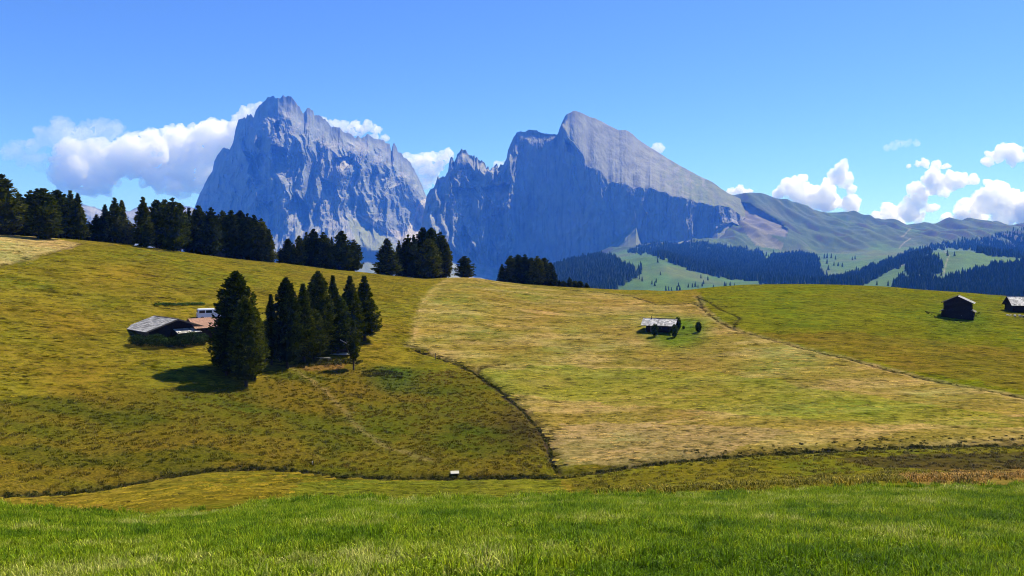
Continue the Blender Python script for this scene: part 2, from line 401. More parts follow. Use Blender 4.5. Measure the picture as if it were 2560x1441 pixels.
right = [(1742, 735)] + TRAIL + [(3300, 1090), (3300, 690), (1740, 690)]
blend(inside(jx, jy, right), (0.145, 0.145, 0.006))
blend(inside(jx, jy, [(1900, 835), (2150, 830), (2560, 880), (3000, 900), (3000, 985), (2560, 978), (2300, 930), (2050, 875)]) * 0.65, (0.16, 0.115, 0.012))
blend(inside(jx, jy, [(1240, 700), (1740, 700), (1750, 768), (1735, 757), (1640, 760), (1600, 744), (1500, 730), (1380, 720)]), (0.19, 0.15, 0.014))
blend(sstep(60, 20, np.hypot((GPX - 1690) / 2.0, GPY - 830)) * 0.9, (0.085, 0.135, 0.008))   # greener ground round the huts
blend(sstep(70, 15, np.hypot((GPX - 2400) / 1.8, (GPY - 800))) * 0.8, (0.11, 0.145, 0.008))
blend(inside(jx, jy, [(-700, 560), (-60, 675), (0, 664), (60, 650), (130, 632), (180, 618), (200, 609), (150, 598), (0, 590)]), (0.36, 0.265, 0.085))
blend(m_rough, (0.140, 0.112, 0.009))
blend(m_rough * sstep(-0.1, 0.5, n1), (0.085, 0.088, 0.006)); blend(m_rough * sstep(0.15, 0.55, n2) * 0.8, (0.17, 0.115, 0.014))
blend(m_rough * sstep(90, 20, np.hypot((GPX - 1330) / 1.6, GPY - 1060)) * 0.7, (0.06, 0.042, 0.012))
blend(m_rough * sstep(60, 15, np.hypot((GPX - 985) / 1.6, GPY - 945)) * 0.8, (0.05, 0.085, 0.010))
blend(inside(jx, jy, [(720, 915), (800, 908), (870, 912), (860, 930), (760, 925)]) * 0.6, (0.22, 0.125, 0.035))
blend(m_roughr, (0.155, 0.135, 0.010))
blend(m_roughr * inside(jx, jy, [(2060, 1150), (2250, 1137), (2700, 1132), (2700, 1170), (2400, 1182), (2180, 1165)]) * 0.85, (0.07, 0.052, 0.014))
blend(m_roughr * inside(jx, jy, [(2240, 1190), (2400, 1180), (2700, 1170), (2700, 1212), (2300, 1216)]), (0.24, 0.15, 0.03))
blend(((m_rough < 0.3) & (m_roughr < 0.3) & (GPY > 1160) & (GR[:, None] < 90)), (0.165, 0.128, 0.011))
blend(((m_rough < 0.3) & (m_roughr < 0.3) & (GPY > 1160) & (GR[:, None] < 90)) * inside(jx, jy, [(640, 1290), (760, 1205), (1400, 1195), (1400, 1250)]), (0.125, 0.130, 0.010))
blend(m_green, (0.075, 0.12, 0.007))
blend(np.exp(-(D['stream'] / 0.9) ** 2), (0.035, 0.028, 0.012)); blend(np.exp(-(D['ditch'] / 0.55) ** 2), (0.04, 0.028, 0.014))
blend(np.exp(-(D['edge'] / 0.7) ** 2) * sstep(-0.7, 0.3, n1) * 0.6, (0.36, 0.26, 0.08))
blend(np.exp(-((D['trail'] - 0.7) / 0.35) ** 2) * 0.55, (0.36, 0.28, 0.10)); blend(np.exp(-(D['trail'] / 0.38) ** 2) * 0.9, (0.06, 0.042, 0.016))
for k in ('rill', 'rill2', 'branch'):
    blend(np.exp(-(D[k] / 0.45) ** 2) * 0.9, (0.05, 0.04, 0.014))
blend(np.exp(-(D['arc'] / 0.5) ** 2) * 0.8, (0.10, 0.07, 0.02)); blend(np.exp(-(D['faint'] / 0.45) ** 2) * 0.55, (0.28, 0.21, 0.07))
C *= 0.70 * (1 + 0.13 * np.clip(n1, -1, 1) + 0.10 * np.clip(n2, -1, 1))[..., None]
CG = C.copy()
me = np_mesh('ground', np.stack([GX, GY, GZ], -1).reshape(-1, 3), grid_faces(len(GR), len(AZ), True)[:, ::-1], True)
set_col(me, 'albedo', C.reshape(-1, 3))
cv = me.attributes.new('contour', 'FLOAT_VECTOR', 'POINT')   # along and across the contour lines the mower followed
cv.data.foreach_set('vector', np.stack([np.arctan2(GX, GY) * 140, np.hypot(GX, GY) + 1.6 * fbm(GX / 30, GY / 30, 15.0, 2), 0 * GX], -1).astype(np.float32).ravel())
a_ = me.attributes.new('relief', 'FLOAT', 'POINT'); a_.data.foreach_set('value', np.clip(rough + m_green, 0, 1).astype(np.float32).ravel())
tag(link('ground', me, mat=M['ground']), 'rolling alpine hay meadow, golden where mown and olive where boggy', kind='structure')

# ------------------------------------------------------------------ far sheets lofted between contour rows
def loft(rows, cols, counts, smooth=0, lateral=1.0):
    """rows: list of (polyline [(px, py)], r polyline [(px, r)]) or (None, r, z); returns (V rows x cols, t row parameter)"""
    cols = np.asarray(cols, float); az0, _ = pix(cols, HORIZON)
    Rr, Zr = [], []
    for pyp, rp in rows:
        py = poly(pyp)(cols); r = poly(rp)(cols)
        if smooth: py, r = smooth1(py, smooth), smooth1(r, smooth)
        a, t = pix(cols, py)
        Rr.append(r); Zr.append(r * t)
    T = [0.0]
    for k, n in enumerate(counts): T += list(k + np.arange(1, n + 1) / n)
    T = np.array(T); k = np.clip(T.astype(int), 0, len(rows) - 2); f = (T - k)[:, None]
    Rr, Zr = np.array(Rr), np.array(Zr)
    return T, az0, Rr[k] * (1 - f) + Rr[k+1] * f, Zr[k] * (1 - f) + Zr[k+1] * f
def normals(V):
    du = np.gradient(V, axis=1); dv = np.gradient(V, axis=0)
    n = np.cross(du, dv); n /= np.linalg.norm(n, axis=2, keepdims=True) + 1e-9
    return n * np.sign(n[..., 2:3] + 1e-6)
def polar(az, r, z):
    return np.stack([r * np.sin(az), r * np.cos(az), z], -1)

# ---- hills and meadows beyond the near ridge
FC = np.r_[np.arange(-2400, 1340, 40), np.arange(1340, 2600, 3.5), np.arange(2600, 5200, 60)]
hb = [(-2400, 800), (1200, 800), (1330, 775), (1400, 738), (1550, 728), (1700, 727), (2050, 716), (2200, 722), (2330, 732), (2560, 742), (5200, 760)]
hc = [(-2400, 790), (1200, 790), (1330, 720), (1390, 668), (1440, 654), (1500, 642), (1550, 650), (1600, 648), (1650, 640), (1690, 652), (1760, 676), (1850, 692), (2000, 700), (2100, 704), (2180, 690), (2260, 660), (2330, 632), (2400, 627), (2460, 634), (2520, 644), (2560, 650), (5200, 640)]
hd = [(-2400, 780), (1200, 780), (1390, 700), (1500, 655), (1650, 640), (1750, 656), (1900, 664), (2050, 660), (2200, 648), (2330, 638), (2450, 640), (2560, 645), (5200, 630)]
he = [(-2400, 760), (1200, 760), (1390, 690), (1500, 640), (1600, 620), (1750, 622), (1900, 626), (2050, 632), (2200, 622), (2350, 618), (2450, 622), (2560, 625), (5200, 600)]
hm = [(-2400, 750), (1200, 750), (1390, 690), (1500, 645), (1600, 636), (1700, 628), (1780, 606), (1900, 570), (2050, 580), (2200, 585), (2280, 592), (2400, 588), (2560, 590), (5200, 560)]
hf = [(-2400, 740), (1200, 740), (1390, 690), (1600, 645), (1700, 628), (1770, 570), (1805, 495), (1830, 486), (1870, 479), (1900, 482), (1930, 492), (1965, 502), (2000, 512), (2035, 525), (2060, 530), (2110, 531), (2140, 536), (2180, 547), (2215, 552), (2240, 557), (2262, 568), (2275, 571), (2305, 562), (2360, 558), (2420, 556), (2460, 562), (2500, 566), (2530, 562), (2560, 559), (3000, 540), (5200, 500)]
hg = [(-2400, 745), (1390, 720), (1600, 700), (1900, 660), (2560, 660), (5200, 640)]
cr = lambda v: [(-3000, v), (6000, v)]
rows = [([(-2400, 1010), (5200, 1010)], cr(440)), ([(-2400, 830), (1300, 800), (1500, 775), (2560, 800), (5200, 800)], cr(1250)), (hb, cr(1800)), (hc, cr(2600)), (hd, cr(3300)), (he, cr(4400)), (hm, cr(5300)), (hf, cr(6300)), (hg, cr(9500))]
T, fa, FR, FZ = loft(rows, FC, [4, 4, 50, 40, 34, 40, 60, 10], 9)
for _ in range(2):                                              # round the joints between rows
    FZ[1:-1] = np.where(((T[1:-1] % 1) < 0.25)[:, None] | ((T[1:-1] % 1) > 0.75)[:, None], (FZ[:-2] + 2 * FZ[1:-1] + FZ[2:]) / 4, FZ[1:-1])
s_ = fa[None, :] * 6000; gw = (sstep(4.6, 5.6, T) * (1 - sstep(6.75, 7.0, T)))[:, None]
FZ += gw * (48 * ridged(s_ / 300 + FR / 900, FR / 1600, 1.0, 3) - 24) + sstep(2, 3, T)[:, None] * (1 - sstep(6.6, 7, T))[:, None] * 4 * fbm(s_ / 120, FR / 150, 2.0, 3)
crag = inside(*to_pix(FR * np.sin(fa), FR * np.cos(fa), FZ), [(1830, 500), (1880, 515), (1920, 540), (1970, 575), (1965, 592), (1920, 585), (1870, 560), (1838, 540)])
FR2 = FR + crag * 60
FV = polar(fa[None, :], FR2, FZ)
fpx, fpy = to_pix(FV[..., 0], FV[..., 1], FV[..., 2]); fn = normals(FV)
fn1 = fbm(s_ / 90, FR / 160, 3.0, 4); fn2 = fbm(s_ / 400, FR / 500, 4.0, 3)
C = np.empty(FV.shape); C[:] = (0.085, 0.19, 0.014)
blend(sstep(0.0, 0.6, fn2) * 0.6, (0.160, 0.170, 0.030))
blend((gw > 0.2) * sstep(-0.1, 0.5, fn1) * 0.6, (0.060, 0.110, 0.014)); blend((gw > 0.2) * sstep(0.1, 0.6, ridged(s_ / 170 + FR / 700, FR / 1200, 6.0, 2)) * 0.5, (0.06, 0.075, 0.02))
blend((gw > 0.3) * sstep(0.86, 0.72, fn[..., 2]) * 0.8, (0.17, 0.15, 0.11))
blend(crag, (0.24, 0.22, 0.19))
blend(inside(fpx + 6 * fn1, fpy + 4 * fn1, [(1840, 545), (1880, 560), (1960, 610), (1955, 626), (1890, 615), (1870, 590)]) * 0.75, (0.30, 0.27, 0.19))
blend(inside(fpx + 8 * fn1, fpy + 4 * fn1, [(1760, 590), (1800, 595), (1880, 615), (1930, 630), (1900, 640), (1820, 625), (1760, 618)]), (0.10, 0.17, 0.035))
for tl in ([(2276, 572), (2268, 580), (2262, 588), (2255, 592)], [(2276, 597), (2262, 606), (2252, 616), (2248, 622)], [(2322, 640), (2260, 662), (2180, 690), (2155, 708)], [(2362, 628), (2372, 640), (2365, 660), (2358, 690)]):
    d_ = np.full(fpx.shape, 1e9)
    for (x1, y1), (x2, y2) in zip(tl[:-1], tl[1:]):
        t_ = np.clip(((fpx-x1)*(x2-x1)+(fpy-y1)*(y2-y1))/((x2-x1)**2+(y2-y1)**2), 0, 1); d_ = np.minimum(d_, np.hypot(fpx-x1-t_*(x2-x1), fpy-y1-t_*(y2-y1)))
    blend(np.exp(-(d_ / 1.4) ** 2) * 0.8, (0.38, 0.34, 0.24))
C *= 0.52 * (1 + 0.2 * np.clip(fn1, -1, 1))[..., None]
me = np_mesh('hills', FV.reshape(-1, 3), grid_faces(*FV.shape[:2]), True)
set_col(me, 'albedo', C.reshape(-1, 3))
tag(link('hills', me, mat=M['hill']), 'green hills and far meadows rising to a grassy pass', kind='structure')

# ---- rock massifs
def rock_relief(s, h, big, med, small, seed):
    d = big * (ridged(s / 430 + 0.3 * fbm(s / 300, h / 300, seed, 2), h / 1300, seed, 2) - 0.45)
    d = d + med * (ridged(s / 105 + 0.5 * fbm(s / 200, h / 160, seed + 3, 2), h / 420, seed + 5, 2) - 0.4)
    d = d + small * (ridged(s / 34 + 0.3 * fbm(s / 60, h / 50, seed + 9, 2), h / 110, seed + 8, 3) - 0.35)
    d = d + 0.30 * small * fbm(s / 11, h / 16, seed + 12, 3)
    return d
def massif(label, rows, px0, px1, step, counts, seed, amp, paint, ledges=()):
    cols = np.arange(px0, px1 + step, step)
    T, az, RR, ZZ = loft(rows, cols, counts)
    K = len(rows)
    s = az[None, :] * 6300
    w_big = (sstep(0.6, 1.3, T) * (1 - 0.95 * sstep(K - 2.75, K - 2.04, T)))[:, None]
    px = np.broadcast_to(cols[None, :], RR.shape); tt = np.broadcast_to(T[:, None], RR.shape)
    A = amp(px, tt)
    d = rock_relief(s, ZZ, A[0], A[1], A[2], seed)
    led = A[3] * (((ZZ / 62 + 0.6 * fbm(s / 260, ZZ / 200, seed + 20, 3)) % 1.0) - 0.5)   # strata ledges
    ZZ = ZZ + A[4] * (3.2 * fbm(s / 60, RR / 60, seed + 60, 5, 0.6) + 1.2 * ridged(s / 210 - RR / 150 + 0.8 * fbm(s / 130, RR / 120, 3.0, 3), RR / 500, seed + 61, 3))
    RR = RR - (d + led) * np.where(tt <= K - 2, np.maximum(w_big, 0.05), 0.05)
    jag = np.clip(ridged(s / 55, 0.5, seed + 50, 2) - 0.2, -0.6, 1.2) * np.clip(A[1] / 40, 0, 1)
    ZZ = ZZ + 20 * jag * np.exp(-((tt - (K - 2)) / 0.06) ** 2)
    _, ly = to_pix(RR * np.sin(az), RR * np.cos(az), ZZ); jw = 5 * fbm(s / 50, ZZ / 50, seed + 70, 3)
    for pg in ledges:                                              # leaning shelves that catch the sun
        k_ = inside(px + jw, ly + jw, pg); yb = max(y for _, y in pg); yt = min(y for _, y in pg)
        RR = RR + k_ * np.clip(yb - ly, 0, yb - yt) * 3.4 * 0.85
    V = polar(az[None, :], RR, ZZ); n = normals(V)
    vx, vy = to_pix(V[..., 0], V[..., 1], V[..., 2])
    f1 = fbm(s / 60, ZZ / 60, seed + 30, 4); f2 = fbm(s / 260, ZZ / 420, seed + 31, 3); f3 = fbm(s / 22, ZZ / 260, seed + 33, 3)
    global C
    C = np.empty(V.shape); C[:] = (0.180, 0.200, 0.195)
    blend(sstep(0.0, 0.6, f2) * 0.6, (0.225, 0.215, 0.19)); blend(sstep(0.1, 0.6, f3) * 0.6, (0.105, 0.12, 0.12))
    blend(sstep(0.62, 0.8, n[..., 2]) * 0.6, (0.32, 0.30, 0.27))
    paint(vx + 5 * f1, vy + 4 * f1, V, n, f1, tt)
    C *= 0.88 * (1 + 0.16 * np.clip(f1, -1, 1))[..., None]
    me = np_mesh('mountain', V.reshape(-1, 3), grid_faces(*V.shape[:2]), False)
    set_col(me, 'albedo', C.reshape(-1, 3))
    return tag(link('mountain', me, mat=M['rock']), label, kind='structure')

LK = [(440, 700), (470, 600), (486, 535), (491, 514), (502, 485), (516, 460), (534, 434), (540, 406), (558, 377), (565, 373), (572, 379), (579, 379), (588, 352), (595, 323), (601, 306), (610, 298), (617, 293), (620, 297), (624, 290), (628, 296), (631, 292), (639, 299), (644, 287), (651, 274), (660, 260), (666, 257), (675, 250), (681, 251), (687, 245), (692, 251), (696, 250), (703, 248), (714, 244), (722, 248), (732, 247), (738, 255), (745, 258), (749, 268), (755, 276), (760, 285), (764, 286), (767, 281), (772, 272), (779, 271), (787, 278), (790, 290), (797, 295), (806, 296), (815, 300), (826, 312), (833, 323), (841, 324), (848, 326), (853, 321), (859, 326), (862, 333), (870, 337), (877, 341), (891, 345), (905, 344), (918, 344), (923, 339), (927, 346), (940, 350), (960, 355), (970, 361), (976, 366), (981, 380), (983, 366), (989, 363), (994, 370), (996, 380), (1003, 384), (1010, 395), (1019, 401), (1028, 413), (1033, 424), (1039, 431), (1047, 447), (1054, 460), (1061, 478), (1068, 492), (1080, 530), (1110, 640), (1130, 720)]
lk_r = [(440, 8100), (491, 7750), (560, 7150), (640, 6600), (700, 6500), (760, 6560), (860, 6800), (980, 7280), (1068, 7650), (1130, 7900)]
off = lambda pts, d: [(x, r + d) for x, r in pts]
lk_rows = [
    ([(440, 740), (1130, 740)], off(lk_r, -1150)),
    ([(440, 720), (500, 640), (600, 655), (700, 665), (760, 650), (820, 640), (880, 625), (960, 640), (1010, 640), (1060, 610), (1130, 720)], off(lk_r, -720)),
    ([(440, 712), (491, 560), (560, 545), (640, 560), (700, 585), (760, 560), (830, 560), (870, 535), (900, 556), (950, 585), (1000, 595), (1045, 570), (1068, 540), (1130, 720)], off(lk_r, -340)),
    ([(440, 706), (491, 535), (540, 450), (600, 395), (640, 385), (700, 400), (760, 410), (830, 425), (880, 415), (940, 430), (1000, 470), (1040, 500), (1068, 512), (1130, 720)], off(lk_r, -165)),
    (LK, lk_r),
    ([(440, 740), (600, 560), (700, 540), (900, 560), (1000, 600), (1130, 740)], off(lk_r, 1100))]
def lk_amp(px, t):
    lit = sstep(640, 760, px)
    soft = sstep(1.2, 0.6, t)                                   # talus aprons stay smooth
    return (190 * (1 - soft) + 20 * soft, (78 + 8 * lit) * (1 - 0.8 * soft), 15 * (1 - 0.7 * soft), 16 * (1 - soft) * (1 - 0.5 * lit), 0 * px)
def lk_paint(x, y, V, n, f, t):
    blend(inside(x, y, [(866, 540), (900, 560), (960, 590), (1020, 640), (1040, 720), (880, 720), (905, 640)]) * 0.85, (0.17, 0.19, 0.09))
    blend(inside(x, y, [(880, 528), (940, 570), (1000, 600), (1040, 610), (1062, 560), (1068, 500), (1050, 500), (1035, 545), (1015, 580), (960, 570), (900, 538)]), (0.40, 0.365, 0.31))
    blend(inside(x, y, [(838, 392), (885, 390), (872, 420), (848, 432)]) * 0.8, (0.33, 0.305, 0.265))
    blend((t < 1.25) * sstep(-0.2, 0.4, f) * 0.6, (0.14, 0.16, 0.07))
massif('jagged grey blue rock massif with the highest summit of the group', lk_rows, 440, 1130, 1.25, [8, 40, 95, 110, 12], 3.0, lk_amp, lk_paint,
       [[(612, 378), (632, 383), (640, 400), (658, 455), (650, 464), (632, 425)], [(638, 386), (668, 380), (664, 415), (655, 432)], [(682, 362), (720, 372), (726, 415), (702, 442), (686, 425)], [(624, 440), (646, 470), (636, 488), (620, 462)], [(738, 478), (772, 515), (775, 560), (722, 565), (724, 505)], [(838, 392), (885, 390), (872, 420), (848, 434)], [(690, 310), (702, 300), (704, 350), (692, 360)], [(640, 520), (680, 500), (690, 530), (650, 545)], [(800, 445), (840, 460), (850, 500), (815, 490)]])

PK = [(1040, 640), (1056, 560), (1068, 495), (1074, 484), (1085, 474), (1090, 457), (1096, 436), (1099, 447), (1112, 445), (1121, 430), (1124, 409), (1128, 394), (1132, 400), (1136, 410), (1141, 401), (1144, 385), (1155, 379), (1162, 380), (1169, 385), (1174, 392), (1180, 394), (1183, 399), (1186, 394), (1189, 402), (1193, 396), (1197, 408), (1204, 404), (1209, 407), (1216, 423), (1220, 421), (1224, 428), (1231, 416), (1236, 418), (1242, 413), (1246, 427), (1252, 418), (1260, 411), (1267, 401), (1270, 383), (1276, 367), (1283, 353), (1292, 338), (1300, 333), (1307, 331), (1317, 330), (1326, 326), (1335, 327), (1343, 330), (1350, 335), (1360, 335), (1368, 338), (1378, 337), (1386, 339), (1393, 337), (1399, 322), (1403, 312), (1408, 304), (1412, 294), (1417, 286), (1424, 283), (1430, 279), (1436, 277), (1444, 280), (1451, 283), (1458, 286), (1465, 290), (1476, 294), (1487, 297), (1505, 306), (1516, 312), (1527, 318), (1545, 327), (1552, 326), (1563, 326), (1572, 331), (1581, 338), (1592, 349), (1606, 358), (1620, 367), (1648, 385), (1677, 403), (1709, 421), (1744, 440), (1779, 456), (1801, 473), (1822, 486), (1850, 498), (1900, 540), (1960, 620)]
pk_r = [(1040, 6080), (1100, 6020), (1200, 6030), (1290, 5980), (1340, 5960), (1395, 5920), (1425, 5950), (1500, 6130), (1600, 6180), (1700, 6120), (1822, 6050), (1960, 6000)]
pk_top = [(1040, 650), (1068, 520), (1100, 475), (1150, 425), (1200, 440), (1260, 440), (1300, 372), (1350, 375), (1393, 352), (1405, 318), (1411, 329), (1436, 358), (1458, 387), (1465, 409), (1505, 430), (1519, 458), (1552, 457), (1577, 468), (1606, 470), (1624, 468), (1648, 479), (1677, 490), (1716, 498), (1758, 511), (1822, 520), (1880, 560), (1960, 640)]
pk_top_r = [(1040, 5960), (1100, 5900), (1200, 5900), (1290, 5930), (1395, 5880), (1411, 5810), (1460, 5660), (1520, 5580), (1600, 5540), (1700, 5500), (1780, 5500), (1822, 5600), (1960, 5700)]
_j = np.arange(1412, 1800, 4.0); _y = np.interp(_j, *np.array(pk_top).T) + 6 * fbm(_j / 22, 0.3, 9.0, 3)
pk_top = [q for q in pk_top if q[0] < 1412] + list(zip(_j, _y)) + [q for q in pk_top if q[0] >= 1800]
pk_base = [(1040, 690), (1068, 600), (1150, 650), (1250, 672), (1350, 660), (1450, 642), (1500, 632), (1540, 606), (1575, 578), (1590, 565), (1597, 590), (1606, 618), (1660, 606), (1720, 600), (1770, 595), (1800, 570), (1830, 560), (1900, 590), (1960, 660)]
pk_base_r = [(1040, 5560), (1100, 5520), (1200, 5560), (1290, 5640), (1400, 5560), (1500, 5440), (1570, 5390), (1600, 5400), (1700, 5370), (1780, 5380), (1822, 5440), (1960, 5560)]
pk_mid = [(1040, 665), (1068, 560), (1100, 540), (1150, 520), (1200, 525), (1260, 520), (1300, 510), (1400, 490), (1480, 510), (1520, 535), (1590, 525), (1650, 545), (1720, 548), (1770, 550), (1822, 545), (1880, 575), (1960, 650)]
pk_mid_r = [(x, 0.42 * np.interp(x, *np.array(pk_base_r).T) + 0.58 * np.interp(x, *np.array(pk_top_r).T) - (35 if 1270 < x < 1640 else 0)) for x in range(1040, 1961, 20)]
pk_rows = [
    ([(1040, 740), (1400, 740), (1600, 680), (1960, 700)], off(pk_base_r, -700)),
    (pk_base, pk_base_r), (pk_mid, pk_mid_r), (pk_top, pk_top_r), (PK, pk_r),
    ([(1040, 740), (1200, 640), (1430, 560), (1700, 620), (1960, 720)], off(pk_r, 1200))]
def pk_amp(px, t):
    slab = sstep(1396, 1425, px) * (t > 2.97)
    wall = sstep(1265, 1310, px) * sstep(1800, 1760, px) * (t > 0.97) * (1 - slab)
    tow = sstep(1290, 1250, px)
    soft = sstep(0.98, 0.7, t)
    k = (1 - slab) * (1 - 0.8 * soft)
    return (k * (34 * wall + 120 * (1 - wall)) + 4 * slab, k * (20 * wall + 78 * (1 - wall)) + 4 * slab, k * (8 * wall + 15 * (1 - wall)) + 3 * slab, k * 10 * (1 - wall) + 0 * slab, slab * sstep(4.02, 3.97, t))
def pk_paint(x, y, V, n, f, t):
    slab = (x > 1400) * (t > 2.97)
    blend(slab * 0.85, (0.222, 0.228, 0.185))
    blend(slab * sstep(1580, 1780, x) * sstep(-0.3, 0.4, f + (x - 1680) / 250) * 0.85, (0.11, 0.145, 0.05))
    blend(inside(x, y, [(1230, 455), (1275, 455), (1275, 490), (1240, 500)]) * 0.6, (0.42, 0.33, 0.25))
    blend((t < 1.0) * 0.75 * sstep(-0.3, 0.3, f), (0.13, 0.16, 0.06))
    blend(inside(x, y, [(1590, 562), (1600, 612), (1600, 650), (1480, 650), (1520, 612)]) * 0.9, (0.17, 0.19, 0.09))
    blend((t > 2.97) * (x > 1770) * 0.6, (0.14, 0.15, 0.06))
massif('rock massif of ragged towers and a broad pale sloping slab', pk_rows, 1040, 1960, 1.25, [10, 55, 65, 75, 10], 41.0, pk_amp, pk_paint,
       [[(1128, 468), (1190, 472), (1200, 500), (1140, 502)], [(1202, 468), (1275, 458), (1272, 498), (1240, 518)], [(1160, 560), (1178, 598), (1160, 628), (1150, 590)], [(1225, 595), (1250, 640), (1228, 645)], [(1408, 345), (1430, 362), (1440, 392), (1420, 380)], [(1180, 610), (1192, 640), (1182, 668), (1174, 640)], [(1230, 540), (1262, 520), (1255, 560)]])

FK = [(-700, 560), (0, 560), (150, 540), (195, 520), (205, 515), (228, 517), (240, 520), (255, 528), (290, 535), (325, 530), (345, 522), (380, 520), (410, 514), (440, 512), (465, 518), (490, 522), (520, 545), (700, 640)]
far_rows = [([(-700, 640), (700, 640)], cr(8000)), ([(-700, 600), (100, 575), (230, 560), (400, 560), (520, 570), (700, 650)], cr(8700)), ([(-700, 580), (150, 548), (205, 530), (250, 540), (345, 538), (440, 530), (520, 556), (700, 645)], cr(8850)), (FK, cr(9000)), ([(-700, 640), (700, 690)], cr(9400))]
massif('pale far plateau with cliff bands behind the ridge pines', far_rows, -700, 700, 5, [4, 10, 14, 12, 4], 77.0, lambda px, t: (50 + 0 * px, 30 + 0 * px, 12 + 0 * px, 14 + 0 * px, 0 * px), lambda x, y, V, n, f, t: blend((t < 1.6) * 0.6, (0.16, 0.17, 0.08)))

# ------------------------------------------------------------------ haze
def box_mesh(name, lo, hi):
    (a, b, c), (d, e, f) = lo, hi
    V = [(a,b,c),(d,b,c),(d,e,c),(a,e,c),(a,b,f),(d,b,f),(d,e,f),(a,e,f)]
    return np_mesh(name, V, [(0,3,2,1),(4,5,6,7),(0,1,5,4),(1,2,6,5),(2,3,7,6),(3,0,4,7)])
hz = bpy.data.materials.new('haze'); hz.use_nodes = True; nt = hz.node_tree; nt.nodes.clear()
out = nt.nodes.new('ShaderNodeOutputMaterial'); pv = nt.nodes.new('ShaderNodeVolumePrincipled')
pv.inputs['Color'].default_value = (0.05, 0.22, 1.0, 1)
pv.inputs['Absorption Color'].default_value = (1, 1, 1, 1)
pv.inputs['Density'].default_value = 0.92e-4
pv.inputs['Anisotropy'].default_value = 0.0
nt.links.new(pv.outputs[0], out.inputs['Volume'])
zs = []
for o in list(scene.objects):
    if o.type == 'MESH':
        c_ = np.empty(len(o.data.vertices) * 3, np.float32); o.data.vertices.foreach_get('co', c_); zs += [c_[2::3].min(), c_[2::3].max()]
tag(link('haze', box_mesh('haze', (-16000, -1500, float(min(zs)) - 1.0), (16000, 9900, float(max(zs)) + 5.0)), mat=hz), 'blue mountain air', kind='stuff')

# ------------------------------------------------------------------ scattering of uncountable plants (stuff)
def scatter(name, label, P, rot, scl, idx, protos, mat, field=None):
    me = bpy.data.meshes.new(name)
    me.vertices.add(len(P)); me.vertices.foreach_set('co', np.asarray(P, np.float32).ravel())
    a = me.attributes.new('rot', 'FLOAT_VECTOR', 'POINT'); a.data.foreach_set('vector', np.asarray(rot, np.float32).ravel())
    a = me.attributes.new('scl', 'FLOAT_VECTOR', 'POINT'); a.data.foreach_set('vector', np.asarray(scl, np.float32).ravel())
    a = me.attributes.new('idx', 'INT', 'POINT'); a.data.foreach_set('value', np.asarray(idx, np.int32))
    if field is not None: set_col(me, 'field', field)
    o = link(name, me, mat=mat)
    ng = bpy.data.node_groups.new(name, 'GeometryNodeTree')
    ng.interface.new_socket('Geometry', in_out='INPUT', socket_type='NodeSocketGeometry')
    ng.interface.new_socket('Geometry', in_out='OUTPUT', socket_type='NodeSocketGeometry')
    nn, ll = ng.nodes, ng.links
    gi, go = nn.new('NodeGroupInput'), nn.new('NodeGroupOutput')
    mp = nn.new('GeometryNodeMeshToPoints'); ll.new(gi.outputs[0], mp.inputs[0])
    jn = nn.new('GeometryNodeJoinGeometry')
    for pr in protos:
        oi = nn.new('GeometryNodeObjectInfo'); oi.inputs['Object'].default_value = pr; oi.inputs['As Instance'].default_value = True
        ll.new(oi.outputs['Geometry'], jn.inputs[0])
    ip = nn.new('GeometryNodeInstanceOnPoints'); ip.inputs['Pick Instance'].default_value = True
    ll.new(mp.outputs[0], ip.inputs['Points']); ll.new(jn.outputs[0], ip.inputs['Instance'])
    for key, typ, sock in (('idx', 'INT', 'Instance Index'), ('rot', 'FLOAT_VECTOR', 'Rotation'), ('scl', 'FLOAT_VECTOR', 'Scale')):
        na = nn.new('GeometryNodeInputNamedAttribute'); na.data_type = typ; na.inputs['Name'].default_value = key
        ll.new(na.outputs[0], ip.inputs[sock])
    ll.new(ip.outputs[0], go.inputs[0])
    md = o.modifiers.new(name, 'NODES'); md.node_group = ng
    return tag(o, label, kind='stuff')
def proto(name, me, mat):
    me.materials.append(mat)
    return bpy.data.objects.new(name, me)                            # shape only: never linked to the scene itself

def blade_clump(rng, n, h, spread, width, lean=0.5):
    V, F, TC = [], [], []
    for i in range(n):
        t_ = 0.35 + 1.45 * rng.uniform() ** 1.4; TC += [(t_, t_, t_)] * 5 if rng.uniform() > 0.10 else [(2.3, 2.0, 2.6)] * 5
        a, q = rng.uniform(0, 6.283), spread * math.sqrt(rng.uniform(0, 1))
        x, y = q * math.cos(a), q * math.sin(a)
        hh = h * rng.uniform(0.45, 1.15); w = width * rng.uniform(0.7, 1.3); b = rng.uniform(0, 6.283)
        l1 = lean * hh * rng.uniform(0.1, 0.9); dx, dy = math.cos(b), math.sin(b); sx, sy = -dy * w / 2, dx * w / 2
        k = len(V)
        V += [(x - sx, y - sy, -0.02), (x + sx, y + sy, -0.02), (x + dx * l1 * .4 - sx * .8, y + dy * l1 * .4 - sy * .8, hh * .6),
              (x + dx * l1 * .4 + sx * .8, y + dy * l1 * .4 + sy * .8, hh * .6), (x + dx * l1, y + dy * l1, hh * (1 - 0.25 * l1 / hh))]
        F += [(k, k+1, k+3), (k, k+3, k+2), (k+2, k+3, k+4)]
    me = np_mesh('clump', V, F); set_col(me, 'tint', np.array(TC)); return me
def scatter_polar(n, r0, r1, a0, a1, rng, power=1.0):
    r = np.sqrt(rng.uniform(r0 ** 2, r1 ** 2, n)) if power == 1 else r0 + (r1 - r0) * rng.uniform(0, 1, n) ** power
    a = np.radians(rng.uniform(a0, a1, n)); return r, a
